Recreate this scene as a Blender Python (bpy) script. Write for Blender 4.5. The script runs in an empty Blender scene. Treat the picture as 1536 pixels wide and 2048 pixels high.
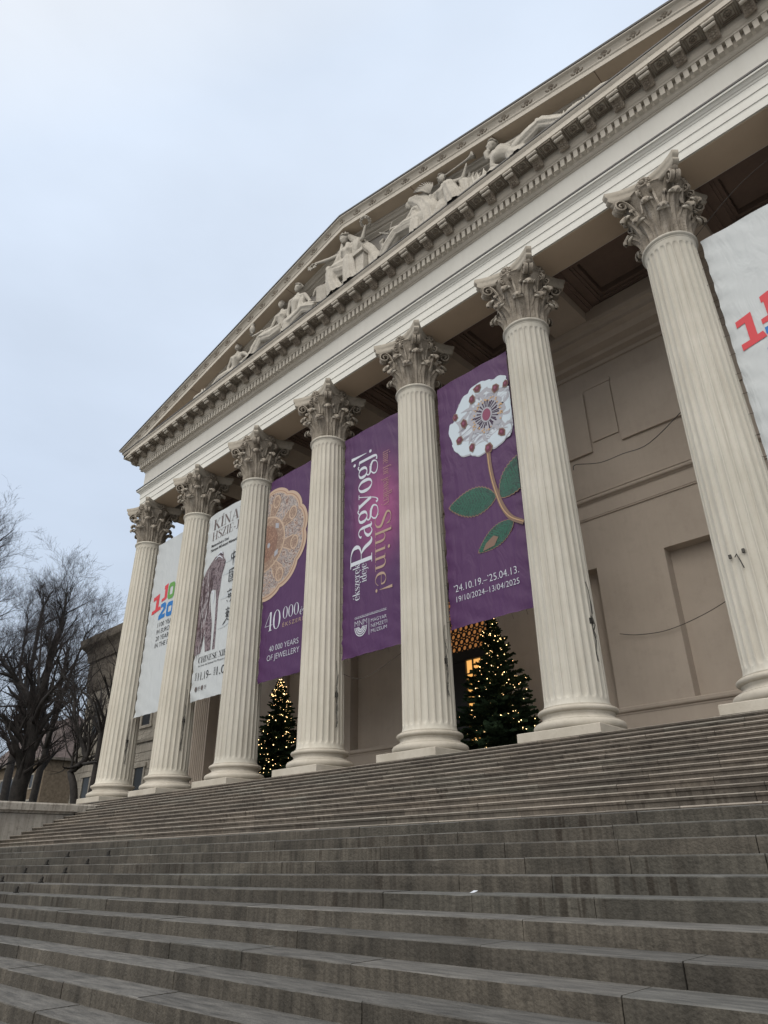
import bpy, bmesh, math, random
from mathutils import Vector, Matrix, noise
from mathutils.geometry import tessellate_polygon
R_ = math.radians
PI = math.pi
sc = bpy.context.scene
COL = sc.collection

# ------------------------------------------------------------------ camera
cam_d = bpy.data.cameras.new('camera'); cam = bpy.data.objects.new('camera', cam_d); COL.objects.link(cam)
sc.camera = cam
CX, CY, CZ = 33.99, -16.57, -3.42
yaw, pit, rol = R_(-43.58), R_(26.84), R_(-0.81)
F = Vector((math.sin(yaw)*math.cos(pit), math.cos(yaw)*math.cos(pit), math.sin(pit)))
R0 = Vector((math.cos(yaw), -math.sin(yaw), 0)); U0 = R0.cross(F)
Rv = R0*math.cos(rol) + U0*math.sin(rol); Uv = -R0*math.sin(rol) + U0*math.cos(rol)
m = Matrix((Rv, Uv, -F)).transposed().to_4x4(); m.translation = Vector((CX, CY, CZ))
cam.matrix_world = m
cam_d.sensor_fit = 'VERTICAL'; cam_d.sensor_height = 36; cam_d.lens = 1380.06/2048*36
cam_d.clip_start = .05; cam_d.clip_end = 5000
sc.render.resolution_x = 768; sc.render.resolution_y = 1024

# ------------------------------------------------------------------ world and sun (overcast)
SUN_EL, SUN_AZ = R_(50), R_(165)       # azimuth clockwise from +Y: behind the camera
w = bpy.data.worlds.new('World'); sc.world = w; w.use_nodes = True
nt = w.node_tree; nt.nodes.clear()
out = nt.nodes.new('ShaderNodeOutputWorld'); mix = nt.nodes.new('ShaderNodeMixShader')
bg1 = nt.nodes.new('ShaderNodeBackground'); bg2 = nt.nodes.new('ShaderNodeBackground')
sky = nt.nodes.new('ShaderNodeTexSky'); sky.sky_type = 'NISHITA'; sky.sun_disc = False
sky.sun_elevation = SUN_EL; sky.sun_rotation = SUN_AZ; sky.air_density = 1.5; sky.dust_density = 3
bg1.inputs[1].default_value = .09
nt.links.new(sky.outputs[0], bg1.inputs[0])
tc = nt.nodes.new('ShaderNodeTexCoord'); sep = nt.nodes.new('ShaderNodeSeparateXYZ')
nt.links.new(tc.outputs['Generated'], sep.inputs[0])
ramp = nt.nodes.new('ShaderNodeValToRGB')
ramp.color_ramp.elements[0].position = 0.0; ramp.color_ramp.elements[0].color = (.60, .69, .80, 1)
ramp.color_ramp.elements[1].position = .8; ramp.color_ramp.elements[1].color = (.80, .905, 1.06, 1)
e_ = ramp.color_ramp.elements.new(.25); e_.color = (.62, .725, .875, 1)
e_ = ramp.color_ramp.elements.new(.45); e_.color = (.70, .81, .98, 1)
nt.links.new(sep.outputs['Z'], ramp.inputs[0])
# brighter cloud on the side where the sun stands behind the cover
vd = nt.nodes.new('ShaderNodeVectorMath'); vd.operation = 'DOT_PRODUCT'
vd.inputs[1].default_value = (math.sin(SUN_AZ)*math.cos(SUN_EL), math.cos(SUN_AZ)*math.cos(SUN_EL), math.sin(SUN_EL))
nt.links.new(tc.outputs['Generated'], vd.inputs[0])
mr = nt.nodes.new('ShaderNodeMapRange'); mr.inputs[1].default_value = .50; mr.inputs[2].default_value = 1.0
mr.inputs[3].default_value = 1.0; mr.inputs[4].default_value = 2.9; mr.interpolation_type = 'SMOOTHSTEP'
nt.links.new(vd.outputs['Value'], mr.inputs[0])
nz = nt.nodes.new('ShaderNodeTexNoise'); nz.inputs['Scale'].default_value = 2.2; nz.inputs['Detail'].default_value = 5
mp = nt.nodes.new('ShaderNodeMapping'); mp.inputs['Scale'].default_value = (1, 1, 2.4)
nt.links.new(tc.outputs['Generated'], mp.inputs[0]); nt.links.new(mp.outputs[0], nz.inputs['Vector'])
mr2 = nt.nodes.new('ShaderNodeMapRange'); mr2.inputs[1].default_value = .3; mr2.inputs[2].default_value = .7
mr2.inputs[3].default_value = .915; mr2.inputs[4].default_value = 1.055
nt.links.new(nz.outputs[0], mr2.inputs[0])
mu = nt.nodes.new('ShaderNodeMath'); mu.operation = 'MULTIPLY'
nt.links.new(mr.outputs[0], mu.inputs[0]); nt.links.new(mr2.outputs[0], mu.inputs[1])
mu2 = nt.nodes.new('ShaderNodeMath'); mu2.operation = 'MULTIPLY'; mu2.inputs[1].default_value = .94
nt.links.new(mu.outputs[0], mu2.inputs[0])
wmix = nt.nodes.new('ShaderNodeMix'); wmix.data_type = 'RGBA'; wmix.inputs['B'].default_value = (1.0, .945, .86, 1)
mrw = nt.nodes.new('ShaderNodeMapRange'); mrw.inputs[1].default_value = .40; mrw.inputs[2].default_value = .80
nt.links.new(vd.outputs['Value'], mrw.inputs[0]); nt.links.new(mrw.outputs[0], wmix.inputs['Factor']); nt.links.new(ramp.outputs[0], wmix.inputs['A'])
nt.links.new(wmix.outputs['Result'], bg2.inputs[0]); nt.links.new(mu2.outputs[0], bg2.inputs[1])
mix.inputs[0].default_value = .97
nt.links.new(bg1.outputs[0], mix.inputs[1]); nt.links.new(bg2.outputs[0], mix.inputs[2])
nt.links.new(mix.outputs[0], out.inputs[0])
sun_d = bpy.data.lights.new('sun', 'SUN'); sun_d.energy = .5; sun_d.angle = R_(40); sun_d.color = (1, .955, .88)
sun = bpy.data.objects.new('sun', sun_d); COL.objects.link(sun)
sd = Vector((math.sin(SUN_AZ)*math.cos(SUN_EL), math.cos(SUN_AZ)*math.cos(SUN_EL), math.sin(SUN_EL)))
sun.rotation_euler = sd.to_track_quat('Z', 'Y').to_euler()
sc.view_settings.view_transform = 'Standard'; sc.view_settings.look = 'None'
sc.view_settings.exposure = 0.0; sc.view_settings.gamma = 1

# ------------------------------------------------------------------ materials
def principled(name, col, rough=.8, spec=.3):
    mt = bpy.data.materials.new(name); mt.use_nodes = True
    b = mt.node_tree.nodes['Principled BSDF']
    b.inputs['Base Color'].default_value = (*col, 1); b.inputs['Roughness'].default_value = rough
    b.inputs['Specular IOR Level'].default_value = spec
    return mt, b
def N(mt, typ, **kw):
    n = mt.node_tree.nodes.new(typ)
    for k, v in kw.items(): setattr(n, k, v)
    return n
def L(mt, a, b): mt.node_tree.links.new(a, b)
def stone(name, c1, c2, scale=.6, streak=0., rough=.85, bump=.15, bscale=25, c3=None, dirt=0., tint=False, tintamp=.5, streak2=0., worn_lit=None, objvar=False, drip=0.):
    """two-tone weathered mineral surface: broad patches, vertical run marks, fine grain"""
    mt, b = principled(name, c1, rough)
    geo = N(mt, 'ShaderNodeNewGeometry')
    n1 = N(mt, 'ShaderNodeTexNoise'); n1.inputs['Scale'].default_value = scale; n1.inputs['Detail'].default_value = 6
    n1.inputs['Roughness'].default_value = .62
    L(mt, geo.outputs['Position'], n1.inputs['Vector'])
    r1 = N(mt, 'ShaderNodeValToRGB'); r1.color_ramp.elements[0].position = .35; r1.color_ramp.elements[1].position = .66
    r1.color_ramp.elements[0].color = (*c1, 1); r1.color_ramp.elements[1].color = (*c2, 1)
    L(mt, n1.outputs[0], r1.inputs[0]); last = r1.outputs[0]
    if streak:
        mpp = N(mt, 'ShaderNodeMapping'); mpp.inputs['Scale'].default_value = (7, 7, .45)
        n2 = N(mt, 'ShaderNodeTexNoise'); n2.inputs['Scale'].default_value = 1.0; n2.inputs['Detail'].default_value = 4
        L(mt, geo.outputs['Position'], mpp.inputs[0]); L(mt, mpp.outputs[0], n2.inputs['Vector'])
        r2 = N(mt, 'ShaderNodeMapRange'); r2.inputs[1].default_value = .45; r2.inputs[2].default_value = .75
        r2.inputs[3].default_value = 0; r2.inputs[4].default_value = streak
        L(mt, n2.outputs[0], r2.inputs[0])
        mx = N(mt, 'ShaderNodeMix', data_type='RGBA'); mx.inputs['B'].default_value = (*(c3 or tuple(x*.4 for x in c1)), 1)
        L(mt, r2.outputs[0], mx.inputs['Factor']); L(mt, last, mx.inputs['A']); last = mx.outputs['Result']
    if dirt:
        n3 = N(mt, 'ShaderNodeTexNoise'); n3.inputs['Scale'].default_value = scale*7; n3.inputs['Detail'].default_value = 7
        n3.inputs['Roughness'].default_value = .7
        L(mt, geo.outputs['Position'], n3.inputs['Vector'])
        r3 = N(mt, 'ShaderNodeMapRange'); r3.inputs[1].default_value = .52; r3.inputs[2].default_value = .72
        r3.inputs[3].default_value = 0; r3.inputs[4].default_value = dirt
        L(mt, n3.outputs[0], r3.inputs[0])
        mx = N(mt, 'ShaderNodeMix', data_type='RGBA'); mx.inputs['B'].default_value = (*(c3 or tuple(x*.4 for x in c1)), 1)
        L(mt, r3.outputs[0], mx.inputs['Factor']); L(mt, last, mx.inputs['A']); last = mx.outputs['Result']
    if streak2:      # fine run marks
        mpp = N(mt, 'ShaderNodeMapping'); mpp.inputs['Scale'].default_value = (26, 26, 1.6)
        n2 = N(mt, 'ShaderNodeTexNoise'); n2.inputs['Scale'].default_value = 1.0; n2.inputs['Detail'].default_value = 5; n2.inputs['Roughness'].default_value = .7
        L(mt, geo.outputs['Position'], mpp.inputs[0]); L(mt, mpp.outputs[0], n2.inputs['Vector'])
        r2 = N(mt, 'ShaderNodeMapRange'); r2.inputs[1].default_value = .42; r2.inputs[2].default_value = .68
        r2.inputs[3].default_value = 0; r2.inputs[4].default_value = streak2
        L(mt, n2.outputs[0], r2.inputs[0])
        mx = N(mt, 'ShaderNodeMix', data_type='RGBA'); mx.inputs['B'].default_value = (*(c3 or tuple(x*.4 for x in c1)), 1)
        L(mt, r2.outputs[0], mx.inputs['Factor']); L(mt, last, mx.inputs['A']); last = mx.outputs['Result']
    if drip:         # dark drip stains in separate patches
        mpp = N(mt, 'ShaderNodeMapping'); mpp.inputs['Scale'].default_value = (11, 3, .6)
        n2 = N(mt, 'ShaderNodeTexNoise'); n2.inputs['Scale'].default_value = 1.0; n2.inputs['Detail'].default_value = 3
        n5 = N(mt, 'ShaderNodeTexNoise'); n5.inputs['Scale'].default_value = .55; n5.inputs['Detail'].default_value = 2
        L(mt, geo.outputs['Position'], mpp.inputs[0]); L(mt, mpp.outputs[0], n2.inputs['Vector']); L(mt, geo.outputs['Position'], n5.inputs['Vector'])
        ra = N(mt, 'ShaderNodeMapRange'); ra.inputs[1].default_value = .52; ra.inputs[2].default_value = .60; L(mt, n2.outputs[0], ra.inputs[0])
        rb = N(mt, 'ShaderNodeMapRange'); rb.inputs[1].default_value = .52; rb.inputs[2].default_value = .62; rb.inputs[4].default_value = drip; L(mt, n5.outputs[0], rb.inputs[0])
        ml = N(mt, 'ShaderNodeMath', operation='MULTIPLY'); L(mt, ra.outputs[0], ml.inputs[0]); L(mt, rb.outputs[0], ml.inputs[1])
        mx = N(mt, 'ShaderNodeMix', data_type='RGBA'); mx.inputs['B'].default_value = (.022, .017, .013, 1)
        L(mt, ml.outputs[0], mx.inputs['Factor']); L(mt, last, mx.inputs['A']); last = mx.outputs['Result']
    if worn_lit:         # up-facing treads and edges paler: foot wear plus painted skylight, brushed along the step
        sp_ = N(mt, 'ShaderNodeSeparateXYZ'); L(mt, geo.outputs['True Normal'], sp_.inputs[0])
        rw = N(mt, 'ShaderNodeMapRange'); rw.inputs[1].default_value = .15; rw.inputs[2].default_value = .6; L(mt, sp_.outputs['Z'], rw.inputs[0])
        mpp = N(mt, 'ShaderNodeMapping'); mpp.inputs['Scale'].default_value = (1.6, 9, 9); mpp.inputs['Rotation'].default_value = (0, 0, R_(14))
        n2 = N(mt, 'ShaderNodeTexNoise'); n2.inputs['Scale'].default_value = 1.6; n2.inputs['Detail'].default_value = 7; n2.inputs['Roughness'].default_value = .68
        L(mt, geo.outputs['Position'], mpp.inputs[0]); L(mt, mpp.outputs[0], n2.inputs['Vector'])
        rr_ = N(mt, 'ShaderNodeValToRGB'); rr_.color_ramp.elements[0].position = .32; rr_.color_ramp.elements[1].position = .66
        rr_.color_ramp.elements[0].color = (*worn_lit[0], 1); rr_.color_ramp.elements[1].color = (*worn_lit[1], 1); L(mt, n2.outputs[0], rr_.inputs[0])
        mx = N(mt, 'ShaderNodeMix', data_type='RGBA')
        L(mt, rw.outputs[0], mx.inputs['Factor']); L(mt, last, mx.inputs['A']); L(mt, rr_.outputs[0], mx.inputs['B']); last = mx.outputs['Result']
    if tint:
        at = N(mt, 'ShaderNodeAttribute', attribute_name='tint')
        rt_ = N(mt, 'ShaderNodeValToRGB')
        cr = rt_.color_ramp; cr.elements[0].position = 0; cr.elements[1].position = 1
        cr.elements[0].color = (.62, .60, .58, 1); cr.elements[1].color = (1.32, 1.28, 1.24, 1)
        e = cr.elements.new(.35); e.color = (1.0, .955, .91, 1)
        e = cr.elements.new(.6); e.color = (.92, .94, .92, 1)
        e = cr.elements.new(.8); e.color = (1.10, 1.04, .98, 1)
        L(mt, at.outputs['Fac'], rt_.inputs[0])
        mx = N(mt, 'ShaderNodeMix', data_type='RGBA', blend_type='MULTIPLY'); mx.inputs['Factor'].default_value = tintamp
        L(mt, last, mx.inputs['A']); L(mt, rt_.outputs[0], mx.inputs['B']); last = mx.outputs['Result']
    if objvar:       # every piece was cut and repainted on its own: slight tone change
        oi = N(mt, 'ShaderNodeObjectInfo'); ro = N(mt, 'ShaderNodeValToRGB'); L(mt, oi.outputs['Random'], ro.inputs[0])
        ro.color_ramp.elements[0].color = (.90, .905, .90, 1); ro.color_ramp.elements[1].color = (1.04, 1.03, 1.0, 1)
        mx = N(mt, 'ShaderNodeMix', data_type='RGBA', blend_type='MULTIPLY'); mx.inputs['Factor'].default_value = 1
        L(mt, last, mx.inputs['A']); L(mt, ro.outputs[0], mx.inputs['B']); last = mx.outputs['Result']
    L(mt, last, b.inputs['Base Color'])
    if bump:
        n4 = N(mt, 'ShaderNodeTexNoise'); n4.inputs['Scale'].default_value = bscale; n4.inputs['Detail'].default_value = 5
        L(mt, geo.outputs['Position'], n4.inputs['Vector'])
        bp = N(mt, 'ShaderNodeBump'); bp.inputs['Strength'].default_value = bump; bp.inputs['Distance'].default_value = .02
        L(mt, n4.outputs[0], bp.inputs['Height']); L(mt, bp.outputs[0], b.inputs['Normal'])
    return mt
M = {}
M['column'] = stone('column_paint', (.462, .450, .412), (.535, .522, .485), .45, streak=.34, dirt=.16, c3=(.33, .295, .25), bump=.08, streak2=.18, objvar=True)
M['base'] = stone('base_stone', (.37, .345, .30), (.46, .435, .39), 1.2, dirt=.35, c3=(.27, .24, .20), bump=.12)
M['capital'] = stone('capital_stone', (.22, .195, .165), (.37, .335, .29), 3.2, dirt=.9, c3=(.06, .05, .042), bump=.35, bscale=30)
M['architrave'] = stone('architrave_paint', (.575, .580, .558), (.62, .625, .60), .35, streak=.10, c3=(.42, .39, .34), bump=.04)
M['frieze'] = stone('frieze_paint', (.51, .51, .485), (.56, .555, .53), .3, streak=.12, c3=(.38, .36, .32), bump=.03)
M['cornice'] = stone('cornice_stone', (.47, .44, .39), (.52, .49, .44), .7, streak=.1, dirt=.22, c3=(.27, .235, .19), bump=.08)
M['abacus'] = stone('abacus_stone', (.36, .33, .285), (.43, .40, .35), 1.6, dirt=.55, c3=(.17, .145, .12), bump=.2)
M['ornament'] = stone('ornament_stone', (.21, .18, .152), (.33, .295, .25), 3.5, dirt=.8, c3=(.08, .065, .055), bump=.25)
M['sculpture'] = stone('sculpture_stone', (.37, .35, .315), (.46, .44, .40), 2.2, dirt=.7, c3=(.16, .14, .12), bump=.3)
M['tymp'] = stone('tympanum_plaster', (.31, .295, .28), (.36, .34, .32), .5, dirt=.2, bump=.05)
M['rsoffit'] = stone('soffit_plaster', (.46, .385, .305), (.52, .44, .35), .4, dirt=.12, c3=(.28, .22, .17), bump=.05)
M['soffit'] = stone('architrave_underside', (.50, .41, .32), (.55, .455, .36), .35, dirt=.1, c3=(.30, .24, .18), bump=.03)
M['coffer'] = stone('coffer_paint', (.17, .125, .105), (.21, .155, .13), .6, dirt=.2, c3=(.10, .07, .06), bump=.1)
M['wall'] = stone('portico_wall_plaster', (.41, .355, .305), (.485, .425, .37), .28, streak=.12, dirt=.25, c3=(.30, .25, .21), bump=.04)
M['wing'] = stone('wing_plaster', (.23, .215, .19), (.33, .31, .275), .5, streak=.5, dirt=.55, c3=(.13, .115, .10), bump=.15)
M['wingdark'] = stone('wing_sooty_stone', (.075, .066, .057), (.15, .135, .115), .6, streak=.4, dirt=.6, c3=(.06, .05, .045), bump=.2)
M['step_hi'] = stone('upper_step_stone', (.078, .070, .062), (.128, .115, .10), .9, streak=.5, dirt=.6, c3=(.034, .030, .027), drip=.5, bump=.5, bscale=40, tint=True, tintamp=.8, streak2=.35, worn_lit=((.15, .138, .124), (.27, .255, .235)))
M['step_lo'] = stone('lower_step_stone', (.060, .056, .049), (.104, .096, .083), .8, streak=.65, dirt=.6, c3=(.020, .019, .017), drip=.75, bump=.7, bscale=32, tint=True, tintamp=.6, streak2=.5, worn_lit=((.050, .051, .052), (.135, .136, .134)))
M['cheek'] = stone('cheek_wall_stone', (.29, .275, .25), (.41, .39, .36), .8, streak=.65, dirt=.6, c3=(.09, .075, .065), bump=.3)
M['ground'] = stone('paving_stone', (.14, .13, .12), (.20, .19, .17), .7, dirt=.3, bump=.3)
M['lawn'] = stone('winter_lawn', (.05, .05, .028), (.085, .07, .04), 1.2, dirt=.4, bump=.5)
M['bark'] = stone('dark_bark', (.012, .011, .011), (.028, .025, .024), 3, dirt=.4, bump=.6, bscale=12)
M['twig'] = principled('twig_bark', (.026, .021, .021), .9)[0]
M['fir'] = stone('fir_needles', (.012, .030, .015), (.036, .066, .032), 3, bump=0)
M['lead'] = principled('dark_lead_flashing', (.035, .035, .038), .5, .5)[0]
M['blackmetal'] = principled('black_metal', (.012, .011, .011), .45, .5)[0]
M['cable'] = principled('grey_black_cable', (.05, .048, .045), .6)[0]
M['plug'] = principled('black_bracket', (.015, .014, .013), .7)[0]
M['brick'] = stone('far_house_brick', (.085, .066, .046), (.14, .11, .078), 2, dirt=.4, bump=.2)
M['tiles'] = stone('far_roof_tiles', (.075, .06, .058), (.12, .095, .09), 1.5, dirt=.4, bump=.3)
M['glass'] = principled('dark_window_glass', (.02, .022, .024), .35, .3)[0]
M['whitecloth'] = stone('white_banner_vinyl', (.60, .64, .67), (.63, .67, .70), .3, bump=0)
M['hedge'] = stone('bare_thicket', (.055, .045, .05), (.10, .085, .095), 3, dirt=.6, bump=.6)

def cloth(name, base, glow=None):
    mt, b = principled(name, base, .55, .35)
    tcn = N(mt, 'ShaderNodeTexCoord')
    mpp = N(mt, 'ShaderNodeMapping'); mpp.inputs['Scale'].default_value = (1.6, 1, .55); mpp.inputs['Rotation'].default_value = (0, R_(25), 0)
    n1 = N(mt, 'ShaderNodeTexNoise'); n1.inputs['Scale'].default_value = 1.3; n1.inputs['Detail'].default_value = 3; n1.inputs['Distortion'].default_value = .6
    L(mt, tcn.outputs['Object'], mpp.inputs[0]); L(mt, mpp.outputs[0], n1.inputs['Vector'])
    bp = N(mt, 'ShaderNodeBump'); bp.inputs['Strength'].default_value = .75; bp.inputs['Distance'].default_value = .10
    L(mt, n1.outputs[0], bp.inputs['Height']); L(mt, bp.outputs[0], b.inputs['Normal'])
    if glow:      # printed round pink bloom
        vm = N(mt, 'ShaderNodeVectorMath', operation='SUBTRACT'); vm.inputs[1].default_value = glow[0]
        ml = N(mt, 'ShaderNodeVectorMath', operation='MULTIPLY'); ml.inputs[1].default_value = (1, 0, .62)
        ln = N(mt, 'ShaderNodeVectorMath', operation='LENGTH')
        L(mt, tcn.outputs['Object'], vm.inputs[0]); L(mt, vm.outputs[0], ml.inputs[0]); L(mt, ml.outputs[0], ln.inputs[0])
        r = N(mt, 'ShaderNodeMapRange', interpolation_type='SMOOTHSTEP'); r.inputs[1].default_value = 0; r.inputs[2].default_value = 1.9
        r.inputs[3].default_value = 1; r.inputs[4].default_value = 0
        L(mt, ln.outputs['Value'], r.inputs[0])
        mx = N(mt, 'ShaderNodeMix', data_type='RGBA'); mx.inputs['A'].default_value = (*base, 1); mx.inputs['B'].default_value = (*glow[1], 1)
        L(mt, r.outputs[0], mx.inputs['Factor']); L(mt, mx.outputs['Result'], b.inputs['Base Color'])
    return mt
PURPLE = (.060, .019, .082)
M['purple'] = cloth('purple_banner_vinyl', PURPLE)
M['purpleglow'] = cloth('purple_banner_vinyl_bloom', PURPLE, ((.5, 0, 5.4), (.25, .055, .17)))
M['white'] = cloth('white_banner_vinyl_creased', (.44, .475, .505))
def ink(name, col, rough=.55): M[name] = principled('ink_'+name, col, rough, .3)[0]
ink('i_white', (.50, .54, .62)); ink('i_gold', (.34, .25, .20)); ink('i_rose', (.34, .19, .20)); ink('i_black', (.02, .02, .025))
ink('i_red', (.50, .045, .06)); ink('i_green', (.10, .27, .06)); ink('i_blue', (.012, .14, .42)); ink('i_grey', (.10, .085, .085))
ink('i_title', (.11, .085, .085)); ink('i_leaf', (.008, .085, .055)); ink('i_leaf2', (.02, .12, .08)); ink('i_stem', (.17, .11, .085))
ink('i_petal', (.33, .37, .43)); ink('i_petal2', (.30, .31, .36)); ink('i_petal3', (.44, .52, .60)); ink('i_gem', (.095, .022, .04)); ink('i_gem2', (.19, .05, .10)); ink('i_bead', (.42, .28, .16))
ink('i_dark', (.035, .02, .05)); ink('i_sc1', (.055, .035, .042)); ink('i_sc2', (.13, .085, .095)); ink('i_sc3', (.36, .35, .38)); ink('i_mist', (.42, .46, .50))
ink('i_pl_rim', (.42, .32, .25)); ink('i_pl_rim2', (.28, .17, .12)); ink('i_violet', (.09, .06, .16))
def filigree(name, a, b_, c, scale):
    mt, b = principled(name, a, .5, .4)
    tcn = N(mt, 'ShaderNodeTexCoord')
    n1 = N(mt, 'ShaderNodeTexNoise'); n1.inputs['Scale'].default_value = scale; n1.inputs['Detail'].default_value = 2; n1.inputs['Distortion'].default_value = 2.2
    L(mt, tcn.outputs['Object'], n1.inputs['Vector'])
    r = N(mt, 'ShaderNodeValToRGB'); cr = r.color_ramp
    cr.elements[0].position = .30; cr.elements[0].color = (*c, 1); cr.elements[1].position = .70; cr.elements[1].color = (*a, 1)
    for p_, q in ((.40, a), (.46, b_), (.52, c), (.56, b_), (.63, c)):
        e = cr.elements.new(p_); e.color = (*q, 1)
    L(mt, n1.outputs[0], r.inputs[0]); L(mt, r.outputs[0], b.inputs['Base Color'])
    M[name] = mt
filigree('fil_out', (.36, .26, .21), (.36, .345, .34), (.10, .055, .055), 2.6)
filigree('fil_petal', (.40, .45, .52), (.46, .53, .60), (.20, .20, .25), .9)
filigree('fil_mid', (.36, .27, .21), (.27, .19, .14), (.16, .10, .08), 3.5)
filigree('fil_in', (.30, .19, .13), (.20, .11, .08), (.13, .07, .055), 4)
filigree('fil_sc', (.075, .045, .055), (.22, .18, .20), (.035, .02, .03), 1.6)
filigree('fil_leaf', (.006, .045, .034), (.012, .095, .066), (.003, .02, .02), 4)
def emis(name, col, s, noise_=None):
    mt, b = principled(name, tuple(min(1, c*.5) for c in col), .6)
    b.inputs['Emission Color'].default_value = (*col, 1); b.inputs['Emission Strength'].default_value = s
    return mt
M['warmglass'] = emis('lamp_lit_glass', (1.0, .50, .14), .95)
M['warmpane'] = emis('lamp_lit_hall', (1.0, .42, .13), .30)
M['bulb'] = emis('fairy_bulb', (1.0, .66, .30), 6.5)

# ------------------------------------------------------------------ mesh helpers
class MB:
    def __init__(s): s.v = []; s.f = []; s.t = []; s.tint = 0.
    def add(s, vs, fs):
        o = len(s.v); s.v += [tuple(a) for a in vs]; s.f += [tuple(i+o for i in f) for f in fs]; s.t += [s.tint]*len(fs); return s
    def box(s, x0, x1, y0, y1, z0, z1):
        vs = [(x, y, z) for z in (z0, z1) for y in (y0, y1) for x in (x0, x1)]
        return s.add(vs, [(0, 2, 3, 1), (4, 5, 7, 6), (0, 1, 5, 4), (2, 6, 7, 3), (0, 4, 6, 2), (1, 3, 7, 5)])
    def grid(s, rows, close=False, cap=False):
        n = len(rows[0]); vs = [p for r in rows for p in r]; fs = []
        for i in range(len(rows)-1):
            for j in range(n if close else n-1):
                k = (j+1) % n
                fs.append((i*n+j, i*n+k, (i+1)*n+k, (i+1)*n+j))
        if cap:
            fs.append(tuple(range(n))[::-1]); fs.append(tuple((len(rows)-1)*n+j for j in range(n)))
        return s.add(vs, fs)
    def tube(s, pts, rad, n=8, cap=True):
        pts = [Vector(p) for p in pts]; rows = []
        if not hasattr(rad, '__len__'): rad = [rad]*len(pts)
        up = None
        for i, p in enumerate(pts):
            d = (pts[min(i+1, len(pts)-1)] - pts[max(i-1, 0)])
            if d.length < 1e-9: d = Vector((0, 0, 1))
            d.normalize()
            if up is None: up = Vector((0, 0, 1)) if abs(d.z) < .9 else Vector((1, 0, 0))
            a = d.cross(up)
            if a.length < 1e-6: a = d.orthogonal()
            a.normalize(); b = a.cross(d); up = b
            rows.append([p + (a*math.cos(2*PI*k/n) + b*math.sin(2*PI*k/n))*rad[i] for k in range(n)])
        return s.grid(rows, True, cap)
    def lathe(s, prof, n=32, c=(0, 0, 0), cap=False):
        rows = [[(c[0]+r*math.cos(2*PI*k/n), c[1]+r*math.sin(2*PI*k/n), c[2]+z) for k in range(n)] for r, z in prof]
        return s.grid(rows, True, cap)
    def ell(s, c, r, n=12, mrot=None, m_=8):
        rows = []
        for i in range(m_+1):
            ph = -PI/2 + PI*i/m_
            row = []
            for k in range(n):
                v = Vector((r[0]*math.cos(ph)*math.cos(2*PI*k/n), r[1]*math.cos(ph)*math.sin(2*PI*k/n), r[2]*math.sin(ph)))
                if i in (0, m_): v = Vector((0.001*math.cos(2*PI*k/n), 0.001*math.sin(2*PI*k/n), v.z))
                if mrot: v = mrot @ v
                row.append(v + Vector(c))
            rows.append(row)
        return s.grid(rows, True, True)
    def sweep(s, path, prof, closed=True, capends=True):
        P = [Vector((p[0], p[1])) for p in path]; rows = []
        for i, p in enumerate(P):
            ds = []
            if i > 0: ds.append((P[i]-P[i-1]).normalized())
            if i < len(P)-1: ds.append((P[i+1]-P[i]).normalized())
            ns = [Vector((d.y, -d.x)) for d in ds]
            if len(ns) == 2: n = (ns[0]+ns[1])/(1+ns[0].dot(ns[1]))
            else: n = ns[0]
            rows.append([(p.x+n.x*o, p.y+n.y*o, z) for o, z in prof])
        return s.grid(rows, closed, closed and capends)
    def build(s, name, mat, parent=None, smooth=False, loc=None, angle=None, recalc=True):
        me = bpy.data.meshes.new(name); me.from_pydata(s.v, [], s.f); me.validate()
        if recalc:
            bm = bmesh.new(); bm.from_mesh(me); bmesh.ops.recalc_face_normals(bm, faces=bm.faces); bm.to_mesh(me); bm.free()
        if any(s.t) and len(me.polygons) == len(s.t):
            at = me.attributes.new('tint', 'FLOAT', 'FACE'); at.data.foreach_set('value', s.t)
        if smooth or angle:
            me.polygons.foreach_set('use_smooth', [True]*len(me.polygons))
            if angle: me.set_sharp_from_angle(angle=R_(angle))
        me.materials.append(M[mat] if isinstance(mat, str) else mat)
        o = bpy.data.objects.new(name, me); COL.objects.link(o)
        if parent: o.parent = parent
        if loc: o.location = loc
        return o
def tag(o, label=None, cat=None, group=None, kind=None):
    if label: o['label'] = label
    if cat: o['category'] = cat
    if group: o['group'] = group
    if kind: o['kind'] = kind
    return o
def empty(name, loc=(0, 0, 0)):
    o = bpy.data.objects.new(name, None); COL.objects.link(o); o.location = loc; o.empty_display_size = .3; return o
def copy_tree(o, parent=None):
    c = o.copy(); COL.objects.link(c)
    if parent: c.parent = parent
    for ch in list(o.children): copy_tree(ch, c)
    return c
rnd = random.Random(7)

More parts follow.
